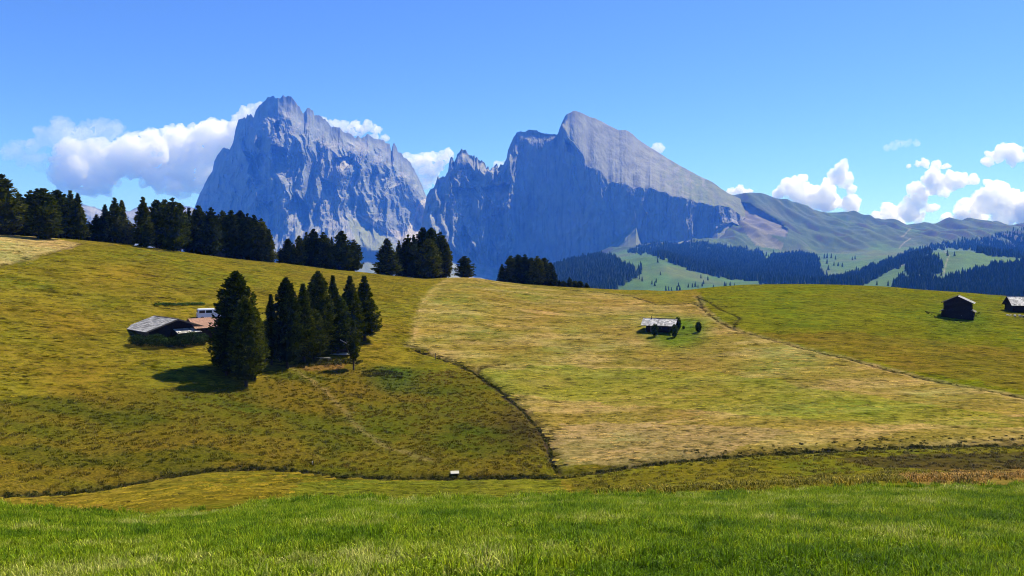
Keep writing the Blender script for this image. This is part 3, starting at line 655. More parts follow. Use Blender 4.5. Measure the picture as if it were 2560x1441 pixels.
def grid_z(r, a):
    j = np.clip((np.degrees(a) - az_in[0]) / 0.115, 0, NIN - 1.001); j0 = j.astype(int); u = j - j0
    i = np.clip(np.searchsorted(GR, r) - 1, 0, len(GR) - 2); t = (r - GR[i]) / (GR[i+1] - GR[i])
    f = lambda A: (1-t) * ((1-u) * A[i, j0] + u * A[i, j0+1]) + t * ((1-u) * A[i+1, j0] + u * A[i+1, j0+1])
    return f

# lush grass of the near slope
rng = np.random.default_rng(21)
gp = [proto('grass_clump', blade_clump(rng, 24, 0.066, 0.15, 0.0150, 1.6), M['grass']) for _ in range(5)]
gp += [proto('grass_tuft', blade_clump(rng, 40, 0.16, 0.10, 0.010, 0.9), M['grass'])]
r, a = scatter_polar(90000, 7.0, 33.0, -37, 37, rng, 0.75)
f = grid_z(r, a); x, y, z = r * np.sin(a), r * np.cos(a), f(GZ)
px_, py_ = to_pix(x, y, z); keep = (py_ > np.interp(px_, *np.array(GREEN_EDGE).T) + 16 * fbm(x / 1.3, y / 0.9, 4.0, 3) + 26 * rng.uniform(-0.35, 1.0, len(r)) ** 3 + 2) & (py_ < 1500) & (px_ > -60) & (px_ < 2620)
x, y, z = x[keep], y[keep], z[keep]; n = len(x)
tall = fbm(x / 1.6, y / 1.2, 7.0, 3)
s = np.clip(0.80 + 0.5 * tall, 0.35, 1.35) * rng.uniform(0.8, 1.25, n)
edge_ = (GR[0] * 0 + np.interp(px_[keep], *np.array(GREEN_EDGE).T)) - py_[keep]; s = s * np.where((edge_ > -9) & (rng.uniform(size=n) < 0.25), 1.6, 1.0)
idx = rng.integers(0, 5, n); idx[(tall > 0.25) & (rng.uniform(size=n) < 0.12)] = 5
scatter('grass', 'lush green meadow grass on the slope at the bottom of the view', np.c_[x, y, z],
        np.c_[rng.normal(0, 0.15, n), rng.normal(0, 0.15, n), rng.uniform(0, 6.283, n)], np.c_[s, s, s * rng.uniform(0.7, 1.3, n)], idx, gp, M['grass'])

# tussocks of the boggy land, plants along the ditches
tp = [proto('tussock', blade_clump(rng, 44, 0.22, 0.28, 0.030, 1.2), M['rough_grass']) for _ in range(4)]
r, a = scatter_polar(70000, 31, 135, -36, 36, rng)
f = grid_z(r, a); x, y, z = r * np.sin(a), r * np.cos(a), f(GZ); w = f(rough)
keep = (rng.uniform(size=len(r)) < 0.32 * w * np.clip(0.75 + 0.6 * fbm(x / 6, y / 4, 2.0, 3), 0.08, 1))
x, y, z = x[keep], y[keep], z[keep]; n = len(x); s = rng.uniform(0.5, 1.25, n)
scatter('tussock_grass', 'olive and brown tussock grass on the boggy ground by the stream', np.c_[x, y, z],
        np.c_[0 * x, 0 * x, rng.uniform(0, 6.283, n)], np.c_[s * 1.3, s * 1.3, s], rng.integers(0, 4, n), tp, M['rough_grass'], np.stack([f(CG[..., q])[keep] for q in range(3)], 1))
# mown stubble lying in swaths along the contour lines
def swath(rng, n=30):
    V, F, TC = [], [], []
    for i in range(n):
        x, y = rng.uniform(-.55, .55), rng.normal(0, .07); h_ = rng.uniform(.025, .07) * (1 - .6 * abs(x) / .55); a = rng.normal(0, .5); l = rng.uniform(.08, .2)
        dx, dy = l * math.cos(a), l * math.sin(a); k = len(V); t_ = rng.uniform(.6, 1.4); TC += [(t_,) * 3] * 4
        V += [(x - dx, y - dy, -.03), (x + dx, y + dy, -.03), (x + dx * .8, y + dy * .8 + .17, h_), (x - dx * .8, y - dy * .8 + .15, h_ * rng.uniform(.6, 1))]; F += [(k, k+1, k+2, k+3)]
    me = np_mesh('swath', V, F); set_col(me, 'tint', np.array(TC)); return me
sp = [proto('swath', swath(rng), M['stubble']) for _ in range(6)]
r, a = scatter_polar(60000, 60, 255, -35.5, 35.5, rng)
f = grid_z(r, a); x, y, z = r * np.sin(a), r * np.cos(a), f(GZ); w = f(rough)
keep = (rng.uniform(size=len(r)) < (1 - np.clip(w * 1.4, 0, 1)) * np.clip(0.62 + 0.75 * fbm(a * 20, r / 2.2, 3.0, 3), 0.05, 1)) & (np.minimum(f(D['trail']), f(D['ditch'])) > .5)
x, y, z = x[keep], y[keep], z[keep]; n = len(x); s = rng.uniform(0.5, 1.3, n)
scatter('mown_stubble', 'hay stubble and swath ridges of the mown slopes', np.c_[x, y, z], np.c_[0 * x, 0 * x, -a[keep] + rng.normal(0, .16, n)],
        np.c_[s * rng.uniform(.7, 1.5, n), s, s * rng.uniform(.6, 1.3, n)], rng.integers(0, 6, n), sp, M['stubble'], 0.92 * np.stack([f(CG[..., q])[keep] for q in range(3)], 1))
def leaf_clump(rng, n, w, h, size):
    V, F, TC = [], [], []
    for i in range(n):
        d = rng.normal(size=3); d /= np.linalg.norm(d); q = rng.uniform(0.55, 1.0)
        c = np.array([d[0] * w, d[1] * w, 0]) * q + np.array([0, 0, h * (0.5 + 0.5 * d[2] * q)])
        u = rng.normal(size=3); u /= np.linalg.norm(u); v = np.cross(u, rng.normal(size=3)); v /= np.linalg.norm(v)
        s_ = size * rng.uniform(0.6, 1.3); k = len(V)
        V += [tuple(c - u * s_), tuple(c + v * s_ * .5), tuple(c + u * s_), tuple(c - v * s_ * .5)]
        F += [(k, k+1, k+2, k+3)]; TC += [(rng.uniform(0.5, 1.4),) * 3] * 4
    me = np_mesh('clump', V, F); set_col(me, 'tint', np.array(TC)); return me
dp = [proto('ditch_plant', leaf_clump(rng, 60, 0.38, 0.36, 0.10), M['ditch_plants']), proto('ditch_plant', leaf_clump(rng, 60, 0.32, 0.40, 0.10), M['ditch_plants'])]
dp += [proto('sedge', blade_clump(rng, 60, 0.42, 0.34, 0.045, 1.0), M['ditch_plants']) for _ in range(2)]
P = []
def along(pts, n, off0, off1, smin, smax):
    p = densify(pts, 8); seg = np.hypot(*np.diff(p, axis=0).T); cum = np.r_[0, np.cumsum(seg)]
    t = rng.uniform(0, cum[-1], n); X = np.interp(t, cum, p[:, 0]); Y = np.interp(t, cum, p[:, 1]); q = np.hypot(X, Y)
    o = rng.uniform(off0, off1, n); X = X * (1 + o / q); Y = Y * (1 + o / q)
    for xx, yy in zip(X, Y):
        P.append((xx, yy, ground_z(xx, yy) - 0.05, rng.uniform(smin, smax)))
along(lines['stream'], 1300, 0.1, 1.0, 0.25, 0.75)
along(lines['ditch'], 300, -0.2, 0.5, 0.3, 0.8)
along(lines['trail'], 170, 0.0, 0.5, 0.2, 0.5)
along(lines['rill'], 220, -0.1, 0.3, 0.2, 0.5); along(lines['rill2'], 90, -0.1, 0.3, 0.2, 0.45)
along(gline([(1700, 1148), (1880, 1132), (2200, 1115), (2560, 1106)]), 420, -6.0, 2.0, 0.2, 0.6)
along(gline([(735, 915), (800, 905), (880, 905), (905, 912)]), 160, -1.5, 1.5, 0.5, 1.3)
along(gline([(905, 935), (960, 935), (1005, 940)]), 130, -1.6, 1.6, 0.4, 0.9)
along(gline([(2310, 775), (2345, 800), (2400, 806), (2450, 785)]), 60, -1.5, 2.5, 0.3, 0.7)
P = np.array(P); n = len(P)
scatter('ditch_plants', 'dark weeds and sedge crowding the stream and the ditches', P[:, :3], np.c_[0 * P[:, 0], 0 * P[:, 0], rng.uniform(0, 6.283, n)],
        np.c_[P[:, 3] * 1.2, P[:, 3] * 1.2, P[:, 3]], rng.integers(0, 4, n), dp, M['ditch_plants'])

# ------------------------------------------------------------------ far forests (stuff) and single far trees
def far_conifer(rng, n=6):
    V, F = [], []
    for k, (z0, z1, r0) in enumerate([(0.05, 0.50, 0.20), (0.28, 0.76, 0.155), (0.55, 1.0, 0.105)]):
        b = len(V); ph = rng.uniform(0, 6)
        for i in range(n):
            q = r0 * rng.uniform(0.75, 1.2); an = ph + 6.283 * i / n
            V.append((q * math.cos(an), q * math.sin(an), z0 + rng.uniform(-.03, .03)))
        V.append((0, 0, z1)); F += [(b + i, b + (i + 1) % n, b + n) for i in range(n)]
    return np_mesh('far_conifer', V, F)
rng = np.random.default_rng(5)
fp = [proto('far_conifer', far_conifer(rng), M['far_needles']) for _ in range(4)]
FORESTS = [
    ([(1375, 672), (1440, 656), (1500, 645), (1540, 655), (1580, 685), (1562, 706), (1545, 726), (1480, 760), (1360, 790)], 1.0),
    ([(1640, 630), (1700, 626), (1760, 630), (1850, 640), (1900, 650), (1935, 668), (1960, 690), (1940, 704), (1880, 704), (1800, 694), (1730, 680), (1680, 660), (1640, 642)], 1.0),
    ([(1930, 642), (2000, 636), (2042, 648), (2050, 692), (1990, 698), (1940, 693), (1915, 660)], 1.0),
    ([(2046, 716), (2140, 687), (2240, 652), (2318, 632), (2320, 638), (2240, 670), (2160, 712), (2100, 722)], 1.0),
    ([(2258, 676), (2275, 658), (2330, 650), (2350, 658), (2350, 684), (2300, 689), (2262, 684)], 1.0),
    ([(2328, 714), (2400, 698), (2470, 676), (2560, 662), (2760, 645), (2760, 790), (2440, 770), (2330, 740)], 1.0),
    ([(2228, 722), (2255, 704), (2325, 700), (2325, 740), (2280, 740)], 1.0),
    ([(2350, 620), (2400, 612), (2450, 603), (2560, 590), (2760, 590), (2760, 648), (2560, 645), (2470, 640), (2420, 624)], 0.5),
    ([(2250, 640), (2330, 612), (2450, 600), (2560, 575), (2760, 575), (2760, 600), (2450, 612), (2350, 626)], 0.18),
    ([(1560, 630), (1640, 612), (1760, 610), (1900, 632), (1920, 655), (1780, 640), (1640, 640)], 0.35),
    ([(1500, 700), (1570, 680), (1600, 670), (1600, 690), (1550, 720)], 0.5),
    ([(1870, 690), (1960, 680), (2060, 690), (2060, 712), (1900, 714)], 0.16),
]
fcell = np.zeros(FV.shape[:2]); jx2, jy2 = fpx + 11 * fbm(s_ / 50, FR / 70, 5.0, 4), fpy + 7 * fbm(s_ / 50, FR / 70, 8.0, 4)
area = np.abs(np.gradient(FR, axis=0) * FR * np.gradient(fa)[None, :])
for pg, dens in FORESTS:
    fcell = np.maximum(fcell, inside(jx2, jy2, pg) * dens)
fcell *= sstep(-0.45, -0.12, fbm(s_ / 75, FR / 110, 12.0, 4))
lam = fcell * area / np.where(FR < 3000, 42.0, 75.0)
cnt = rng.poisson(np.clip(lam, 0, 40)); cnt[[0, -1]] = 0; cnt[:, [0, -1]] = 0
ii, jj = np.nonzero(cnt); rep = cnt[ii, jj]; ii, jj = np.repeat(ii, rep), np.repeat(jj, rep); n = len(ii)
u, v = rng.uniform(0, 1, n)[:, None], rng.uniform(0, 1, n)[:, None]
Pf = (FV[ii, jj] * (1-u) * (1-v) + FV[np.minimum(ii+1, len(T)-1), jj] * u * (1-v) + FV[ii, np.minimum(jj+1, len(FC)-1)] * (1-u) * v + FV[np.minimum(ii+1, len(T)-1), np.minimum(jj+1, len(FC)-1)] * u * v)
h = rng.uniform(13, 25, n) * np.clip(1 + 0.25 * fbm(Pf[:, 0] / 60, Pf[:, 1] / 60, 2.0, 2), 0.6, 1.3)
scatter('forest', 'dark conifer woods in bands on the slopes below the mountains', Pf, np.c_[0*h, 0*h, rng.uniform(0, 6.28, n)], np.c_[h * 1.05, h * 1.05, h], rng.integers(0, 4, n), fp, M['far_needles'])
print('forest', n)
def hills_at(px, py):
    a, t = pix(px, py); j = int(np.argmin(np.abs(fa - float(a)))); d = FZ[:, j] / FR[:, j] - float(t)
    k = np.where((d[1:] >= 0) & (d[:-1] < 0) & (FR[1:, j] > 1400))[0]
    i = k[0] if len(k) else int(np.argmin(np.abs(d))); return Vector(FV[min(i + 1, len(T) - 1), j])
SINGLE = [(1646, 656), (1651, 687), (1599, 697), (1605, 704), (1629, 711), (1636, 714), (1640, 707), (1664, 727), (1680, 726), (1695, 715), (1694, 727), (1700, 726), (1731, 718), (1746, 718), (1755, 716), (1759, 709), (1751, 695), (1782, 720), (1816, 717), (1827, 716), (1837, 716), (1769, 700), (1557, 706), (1580, 674), (1595, 676),
          (2069, 645), (2059, 645), (2078, 645), (2088, 648), (2096, 664), (2104, 667), (2085, 663), (2067, 658), (2070, 674), (2139, 648), (2131, 650), (2385, 639), (2370, 639), (2353, 688), (2334, 691), (2193, 712), (2220, 714), (1722, 718), (1739, 717), (1810, 717), (1672, 727)]
sm = far_conifer(rng, 7); sm.materials.append(M['far_needles'])
for (px_, py_) in SINGLE:
    p = hills_at(px_, py_ + 2); o = bpy.data.objects.new('far_conifer', sm); COL.objects.link(o)
    hgt = p.length * rng.uniform(9, 15) / FPX
    o.location = p; o.scale = (hgt * 1.15, hgt * 1.15, hgt); o.rotation_euler = (0, 0, rng.uniform(0, 6))
    left = px_ < 1900
    tag(o, 'small dark conifer standing alone on the pale meadow below the slab mountain' if left else 'tiny dark conifer scattered over the far green slope below the grassy pass', 'tree',
        'scattered conifers on the far meadow' if left else 'scattered conifers below the pass')

# ------------------------------------------------------------------ pines
def pine(rng, H, Rad, kind, nb, ns, size, base=0.08):
    """crown as needle sprays along branches; returns crown mesh and trunk mesh"""
    def prof(t):
        lo = np.clip(t / 0.12, 0.3, 1) ** 0.5
        return Rad * lo * ((1 - np.clip(t, 0, 1) ** 2.6) ** 0.8 if kind == 'round' else np.clip(1.02 - t ** 1.25, 0, 1) ** 0.9)
    t = np.sort(rng.uniform(0, 1, nb) ** 0.9); ph = (np.arange(nb) * 2.399 + rng.normal(0, 0.35, nb))
    L = prof(t) * rng.uniform(0.82, 1.08, nb) * (1 + 0.10 * perlin(np.cos(ph) * 1.3, np.sin(ph) * 1.3, t * 4.5 + rng.uniform(0, 50)))
    zz = H * (base + (1 - base) * t)
    V, F = [], []
    for b in range(nb):
        m = max(6, int(ns * (0.35 + 0.65 * L[b] / Rad)))
        q = np.sqrt(rng.uniform(0.10, 1.0, m)); side = rng.normal(0, 0.20, m) * L[b] * (0.35 + 0.65 * q) + rng.normal(0, 0.1, m)
        rad = q * L[b]
        droop = (-0.16 if kind == 'spire' else 0.10) * L[b] * q + (0.25 * L[b] * q ** 3 if kind == 'spire' else 0.18 * L[b] * q ** 2)
        hz_ = zz[b] + droop + rng.normal(0, 0.20, m) * (0.6 + 0.5 * q) * (0.5 + 0.5 * L[b] / Rad)
        c, s_ = math.cos(ph[b]), math.sin(ph[b])
        X, Y = rad * c - side * s_, rad * s_ + side * c
        d = np.stack([c + rng.normal(0, 0.45, m), s_ + rng.normal(0, 0.45, m), 0.35 + rng.normal(0, 0.4, m)], 1); d /= np.linalg.norm(d, axis=1)[:, None]
        w = np.cross(d, rng.normal(size=(m, 3))); w /= np.linalg.norm(w, axis=1)[:, None]
        ln = size * rng.uniform(0.6, 1.35, m)[:, None]; P0 = np.stack([X, Y, np.minimum(hz_, H * 0.995)], 1)
        k = len(V) and sum(len(q_) for q_ in V)
        V.append(np.stack([P0 - d * ln * .5, P0 + w * ln * .26 - d * ln * .05, P0 + d * ln * .6, P0 - w * ln * .26 - d * ln * .05], 1).reshape(-1, 3))
        F.append(k + np.arange(m * 4).reshape(-1, 4))
    # leader shoot and an added dark lumpy core that stops light showing through the crown
    k = sum(len(q_) for q_ in V); m = 26
    P0 = np.stack([rng.normal(0, .10, m), rng.normal(0, .10, m), H * (1 - 0.055 * rng.uniform(0, 1, m))], 1)
    d = np.stack([rng.normal(0, .4, m), rng.normal(0, .4, m), np.ones(m)], 1); d /= np.linalg.norm(d, axis=1)[:, None]
    w = np.cross(d, rng.normal(size=(m, 3))); w /= np.linalg.norm(w, axis=1)[:, None]; ln = size * .8
    V.append(np.stack([P0 - d * ln * .5, P0 + w * ln * .2, P0 + d * ln * .5, P0 - w * ln * .2], 1).reshape(-1, 3)); F.append(k + np.arange(m * 4).reshape(-1, 4))
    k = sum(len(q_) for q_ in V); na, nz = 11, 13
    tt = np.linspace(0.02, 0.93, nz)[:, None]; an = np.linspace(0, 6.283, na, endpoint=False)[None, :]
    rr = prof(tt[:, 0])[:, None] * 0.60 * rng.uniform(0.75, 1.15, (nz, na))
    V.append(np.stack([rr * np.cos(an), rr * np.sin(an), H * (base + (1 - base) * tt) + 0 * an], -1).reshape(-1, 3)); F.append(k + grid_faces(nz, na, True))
    crown = np_mesh('crown', np.concatenate(V), np.concatenate(F)); nv = len(crown.vertices); tv = np.repeat(rng.uniform(0.45, 1.75, nv // 4 + 1), 4)[:nv]; tv[-na * nz:] = 0.6; set_col(crown, 'tint', np.stack([tv, tv, tv], 1)); crown.materials.append(M['needles'])  # brighter sprays stand in for sunlit flecks on the crown
    zt = np.array([-0.6, 0.0, 0.5, H * .3, H * .9]); rt = np.array([.026, .024, .017, .013, .003]) * H
    an = np.linspace(0, 6.283, 8, endpoint=False)
    Vt = np.stack([rt[:, None] * np.cos(an), rt[:, None] * np.sin(an), zt[:, None] + 0 * an], -1).reshape(-1, 3)
    trunk = np_mesh('trunk', Vt, grid_faces(5, 8, True), True); trunk.materials.append(M['bark'])
    return crown, trunk, H, Rad
rng = np.random.default_rng(77)
RP = [pine(rng, 14, 3.1, 'round', 130, 40, .56, .02), pine(rng, 14, 3.1, 'round', 130, 40, .56, .05), pine(rng, 14, 2.9, 'spire', 125, 38, .54, .03), pine(rng, 14, 3.0, 'round', 120, 40, .58, .08), pine(rng, 14, 2.8, 'spire', 130, 38, .54, .04)]
NP = [pine(rng, 17, 3.7, 'round', 210, 52, .52, .02), pine(rng, 15, 3.0, 'round', 190, 48, .48, .07), pine(rng, 15, 2.9, 'spire', 200, 48, .48, .08), pine(rng, 12, 2.0, 'round', 70, 34, .42, .22)]
def plant_pine(pr, pos, height, half_w, label, group, wide=1.22):
    crown, trunk, H, Rad = pr
    e = empty('pine_tree', pos, rng.uniform(0, 6.28)); e.scale = (half_w / Rad * wide, half_w / Rad * wide, height / H)
    tag(e, label, 'tree', group)
    for nm, me_ in (('crown', crown), ('trunk', trunk)):
        o = bpy.data.objects.new(nm, me_); COL.objects.link(o); o.parent = e
    return e
ORD = ['leftmost', 'second', 'third', 'fourth', 'fifth', 'sixth', 'seventh', 'eighth', 'ninth', 'tenth', 'eleventh', 'twelfth']
# each stand on the ridge: (where, [(px, py of the top, half width in px, metres behind the crest, prototype)])
STANDS = [
    ('the tall stand at the left ridge end', [(2, 437, 38, -1, 0), (48, 486, 28, 7, 2), (76, 477, 25, 12, 1), (92, 472, 24, 9, 4), (108, 472, 31, -9, 0), (143, 475, 27, 5, 3), (175, 477, 23, 8, 2), (194, 484, 20, 5, 4)]),
    ('the ridge clump left of the lone spruce', [(222, 556, 14, 6, 1), (241, 537, 20, 5, 2), (262, 512, 18, 10, 4), (286, 495, 24, 5, 2), (304, 501, 20, 8, 4), (325, 556, 15, 4, 1)]),
    ('the stand right of the lone spruce', [(391, 500, 23, 6, 3), (412, 500, 22, 9, 0), (431, 496, 25, -3, 1), (449, 508, 20, 0, 3)]),
    ('the long dark ridge stand above the barn', [(472, 520, 19, 6, 2), (495, 515, 22, 6, 0), (527, 520, 23, 0, 1), (556, 527, 17, 7, 3), (578, 527, 23, 3, 0), (600, 527, 22, 4, 3), (618, 535, 19, -1, 1), (634, 538, 18, 4, 0), (653, 547, 20, 2, 1), (672, 573, 18, -2, 4)]),
    ('the ridge stand above the tree cluster', [(702, 621, 10, 7, 1), (720, 597, 15, 4, 3), (748, 590, 15, 5, 0), (766, 581, 18, 6, 2), (784, 573, 20, 4, 0), (808, 581, 20, 1, 1), (829, 593, 11, 7, 4), (854, 578, 25, 1, 0), (884, 600, 21, 2, 1)]),
    ('the ridge stand on the middle hump', [(997, 602, 17, 6, 2), (1020, 588, 20, 5, 1), (1034, 588, 17, 8, 4), (1057, 570, 25, 4, 0), (1078, 570, 25, 6, 3), (1072, 598, 30, -5, 0), (1101, 581, 25, 2, 1), (1116, 607, 14, 0, 3)]),
    ('the rounded ridge stand', [(1255, 661, 14, 4, 2), (1277, 640, 18, 3, 0), (1295, 637, 19, 5, 3), (1312, 637, 19, 2, 1), (1328, 645, 18, 6, 0), (1343, 641, 19, 3, 1), (1361, 645, 18, 5, 3), (1376, 657, 15, 3, 0), (1386, 676, 10, 2, 2)]),
    ('the little pines right of the rounded stand', [(1398, 700, 8, 3, 4), (1408, 702, 8, 5, 1), (1424, 694, 11, 3, 2), (1437, 702, 10, 5, 3), (1450, 702, 9, 3, 1), (1466, 707, 9, 3, 2)]),
]
def ridge_pine(px, top, hw, dr, pi, label, group):
    rr = crest_r(px) + dr; a, t = pix(px, top); a, t = float(a), float(t)
    x, y = rr * math.sin(a), rr * math.cos(a); z = ground_z(x, y) - 0.35
    return plant_pine(RP[pi], (x, y, z), rr * t - z, hw * rr / FPX, label, group)
for where, ts in STANDS:
    tallest = min(range(len(ts)), key=lambda k: ts[k][1])
    for k, (px_, top, hw, dr, pi) in enumerate(ts):
        which = 'rightmost' if k == len(ts) - 1 else ORD[k]
        frm = '' if which in ('leftmost', 'rightmost') else ' from the left'
        ridge_pine(px_, top, hw, dr, pi, f"dark pine, {which}{frm} in {where}", 'pines along the ridge')
FILL = ['first', 'second', 'third', 'fourth', 'fifth', 'sixth', 'seventh', 'eighth', 'ninth', 'tenth', 'eleventh']
for si in (0, 2, 3, 4, 5, 6):                                      # half hidden pines of the back row
    where, ts = STANDS[si]
    for k in range(len(ts) - 1):
        (xa, ta_, wa, da, _), (xb, tb_, wb, db, _) = ts[k], ts[k + 1]
        if xb - xa > 14:
            ridge_pine((xa + xb) / 2, max(ta_, tb_) + 14, (wa + wb) * .46, max(da, db) + 9, (k + si) % 3, f'back pine between the {FILL[k]} and {FILL[k+1]} in {where}', 'pines along the ridge')
ridge_pine(357, 493, 25, -2, 2, 'lone pointed spruce standing between two stands on the left ridge', 'pines along the ridge')
ridge_pine(967, 597, 34, -1, 4, 'ragged wide spruce alone left of the hump stand on the ridge', 'pines along the ridge')
ridge_pine(1162, 641, 22, 2, 0, 'small rounded lone pine on the ridge right of the hump stand', 'pines along the ridge')
# the cluster beside the barn: (px of trunk, py of base, py of top, half width, prototype, label)
CLUSTER = [
    (592, 935, 677, 64, 0, 'tallest and broadest dark pine, left end of the cluster beside the barn'),
    (615, 966, 738, 44, 1, 'dark pine in front of the broadest pine, lowest foot of the cluster'),
    (566, 938, 760, 38, 2, 'dark spruce on the barn side of the broadest pine'),
    (638, 948, 770, 32, 1, 'dense pine against the right flank of the broadest pine'),
    (718, 921, 693, 40, 1, 'pine with a bare trunk foot showing, middle of the cluster front'),
    (679, 912, 734, 30, 2, 'slim spruce with a bare trunk between the two largest front pines'),
    (760, 906, 708, 42, 2, 'spruce with scraggy upper twigs right of the bare trunked pine'),
    (797, 890, 677, 43, 1, 'tall pine with double looking top in the middle back of the cluster'),
    (834, 880, 688, 35, 2, 'narrow pointed spruce just right of the tall middle pine'),
    (845, 886, 736, 42, 1, 'leafy looking pine in front of the wooden shelter'),
    (876, 862, 689, 44, 2, 'left of the two spiky spruces at the right end of the cluster'),
    (912, 852, 689, 46, 2, 'right end spruce of the cluster, outlined against the golden field'),
    (785, 902, 770, 36, 1, 'bushy pine low in front of the tall middle pine'),
    (884, 925, 800, 19, 3, 'thin young pine on a bare stem in front of the cluster'),
]
for px_, by, top, hw, pi, label in CLUSTER:
    p = ground_at(px_, by); rr = math.hypot(p[0], p[1]); _, t = pix(px_, top)
    plant_pine(NP[pi], (p[0], p[1], p[2] - 0.15), rr * float(t) - p[2], hw * rr / FPX, label, 'pines in the cluster beside the barn', 0.98)

# ------------------------------------------------------------------ buildings and small things
class MB:
    def __init__(s): s.V, s.F = [], []
    def box(s, c, d, rx=0, ry=0, rz=0):
        m = Matrix.Translation(c) @ Matrix.Rotation(rz, 4, 'Z') @ Matrix.Rotation(ry, 4, 'Y') @ Matrix.Rotation(rx, 4, 'X')
        k = len(s.V)
        for x in (-.5, .5):
            for y in (-.5, .5):
                for z in (-.5, .5): s.V.append(tuple(m @ Vector((x * d[0], y * d[1], z * d[2]))))
        s.F += [tuple(k + i for i in f) for f in ((0,1,3,2), (4,6,7,5), (0,4,5,1), (2,3,7,6), (0,2,6,4), (1,5,7,3))]
        return s
    def prism(s, pts, y0, y1):                                   # polygon in x-z pushed along y
        k, n = len(s.V), len(pts)
        s.V += [(x, y0, z) for x, z in pts] + [(x, y1, z) for x, z in pts]
        s.F += [tuple(k + i for i in range(n)), tuple(k + n + i for i in reversed(range(n)))]
        s.F += [(k + i, k + n + i, k + n + (i + 1) % n, k + (i + 1) % n) for i in range(n)]
        return s
    def cyl(s, a, b, r0, r1=None, n=8):
        r1 = r0 if r1 is None else r1
        a, b = Vector(a), Vector(b); q = (b - a).to_track_quat('Z', 'Y'); k = len(s.V)
        for p, r in ((a, r0), (b, r1)):
            for i in range(n): s.V.append(tuple(p + q @ Vector((r * math.cos(6.2832 * i / n), r * math.sin(6.2832 * i / n), 0))))
        s.F += [(k + i, k + (i + 1) % n, k + n + (i + 1) % n, k + n + i) for i in range(n)]
        s.F += [tuple(k + i for i in reversed(range(n))), tuple(k + n + i for i in range(n))]
        return s
    def build(s, name, mat, parent=None, bevel=0.0):
        me = bpy.data.meshes.new(name); me.from_pydata(s.V, [], s.F); me.update()
        o = link(name, me, parent, mat)
        if bevel:
            b = o.modifiers.new('bevel', 'BEVEL'); b.width = bevel; b.segments = 2
        return o
rng = np.random.default_rng(9)
def place(name, px, py, rz, label, cat, group=None, sink=0.0):
    p = ground_at(px, py); e = empty(name, (p[0], p[1], p[2] - sink), rz - math.atan2(p[0], p[1])); tag(e, label, cat, group); return e
def boards(x0, x1, y, z0, ztop, w, th, axis='x'):
    """upright boards with uneven faces along x (or y); ztop is a function"""
    m = MB(); n = max(1, int(round((x1 - x0) / w))); w = (x1 - x0) / n
    for i in range(n):
        c = x0 + (i + .5) * w; h = ztop(c); o = rng.uniform(-.015, .015)
        if axis == 'x': m.box((c, y + o, (z0 + h) / 2), (w - .025, th, h - z0))
        else: m.box((y + o, c, (z0 + h) / 2), (th, w - .025, h - z0))
    return m
def shingle_slope(parent, run, rise, length, z_ridge, side, y0, mat, courses=9, axis='y', name='roof_slope'):
    """courses of uneven shingles; slope falls from the ridge to `side` (+1/-1) of x (axis y) or of y (axis x)"""
    ang = math.atan2(rise, run); sl = math.hypot(run, rise); m = MB()
    cw = sl / courses
    for c in range(courses):
        d = (c + .5) * cw; n = max(3, int(length / 0.42)); 
        cuts = np.sort(np.r_[0, length, np.clip(np.arange(1, n) * length / n + rng.uniform(-.1, .1, n - 1), .05, length - .05)])
        for a_, b_ in zip(cuts[:-1], cuts[1:]):
            yc = y0 + (a_ + b_) / 2; lift = 0.05 + rng.uniform(0, .022)
            px_ = side * d * math.cos(ang); pz_ = z_ridge - d * math.sin(ang) + lift
            if axis == 'y': m.box((px_, yc, pz_), (cw * 1.18, b_ - a_ - .012, .03), ry=side * (ang - 0.035))
            else: m.box((yc, px_, pz_), (b_ - a_ - .012, cw * 1.18, .03), rx=-side * (ang - 0.035))
    deck = MB(); d = sl / 2
    if axis == 'y': deck.box((side * d * math.cos(ang), y0 + length / 2, z_ridge - d * math.sin(ang)), (sl, length, .07), ry=side * ang)
    else: deck.box((y0 + length / 2, side * d * math.cos(ang), z_ridge - d * math.sin(ang)), (length, sl, .07), rx=-side * ang)
    o = deck.build(name, M['old_wood'], parent)
    tag(m.build('shingles', mat, o), kind='stuff')
    return o

# the barn beside the pine cluster: gable to the camera, ridge running back to the left
b = place('barn', 440, 851, R(24), 'weathered wooden barn with low shingle roof beside the big pines', 'barn', sink=0.3)
W, Lb, HE, HR = 8.6, 7.6, 2.3, 3.75
gab = lambda x: HE + (HR - HE) * (1 - abs(x) / (W / 2)) - .12
boards(-W/2, W/2, 0, 0, gab, .24, .08).build('gable_wall', M['old_wood'], b)
boards(.05, Lb, -W/2, 0, lambda y: HE - .05, .24, .08, 'y').build('side_wall', M['grey_wood'], b)
boards(.05, Lb, W/2, 0, lambda y: HE - .05, .24, .08, 'y').build('side_wall', M['old_wood'], b)
boards(-W/2, W/2, Lb, 0, gab, .24, .08).build('back_wall', M['old_wood'], b)
for sd in (-1, 1):
    shingle_slope(b, W/2 + .85, (HR - HE) * (W/2 + .85) / (W/2), Lb + 1.7, HR, sd, -1.0, M['shingle'])
    a_ = math.atan2(HR - HE, W/2); sl = (W/2 + .85) / math.cos(a_)
    MB().box((sd * sl/2 * math.cos(a_), -1.04, HR - sl/2 * math.sin(a_) - .02), (sl, .05, .22), ry=sd * a_).build('verge_board', M['grey_wood'], b)
MB().box((0, Lb/2 - .15, HR + .10), (.22, Lb + 1.7, .05)).build('ridge_board', M['grey_wood'], b)
pr = MB().box((1.55, -.85, 1.80), (4.0, 1.85, .06), rx=R(19)).build('porch_roof', M['old_wood'], b)
m = MB()
for i in range(10):
    for j in range(4): m.box((-.25 + i * .4, -1.55 + j * .46, 1.80 - .345 * (.70 - j * .46) / 1.0 + .05 + rng.uniform(0, .02)), (.385, .5, .025), rx=R(17))
tag(m.build('shingles', M['pale_shingle'], pr), kind='stuff')
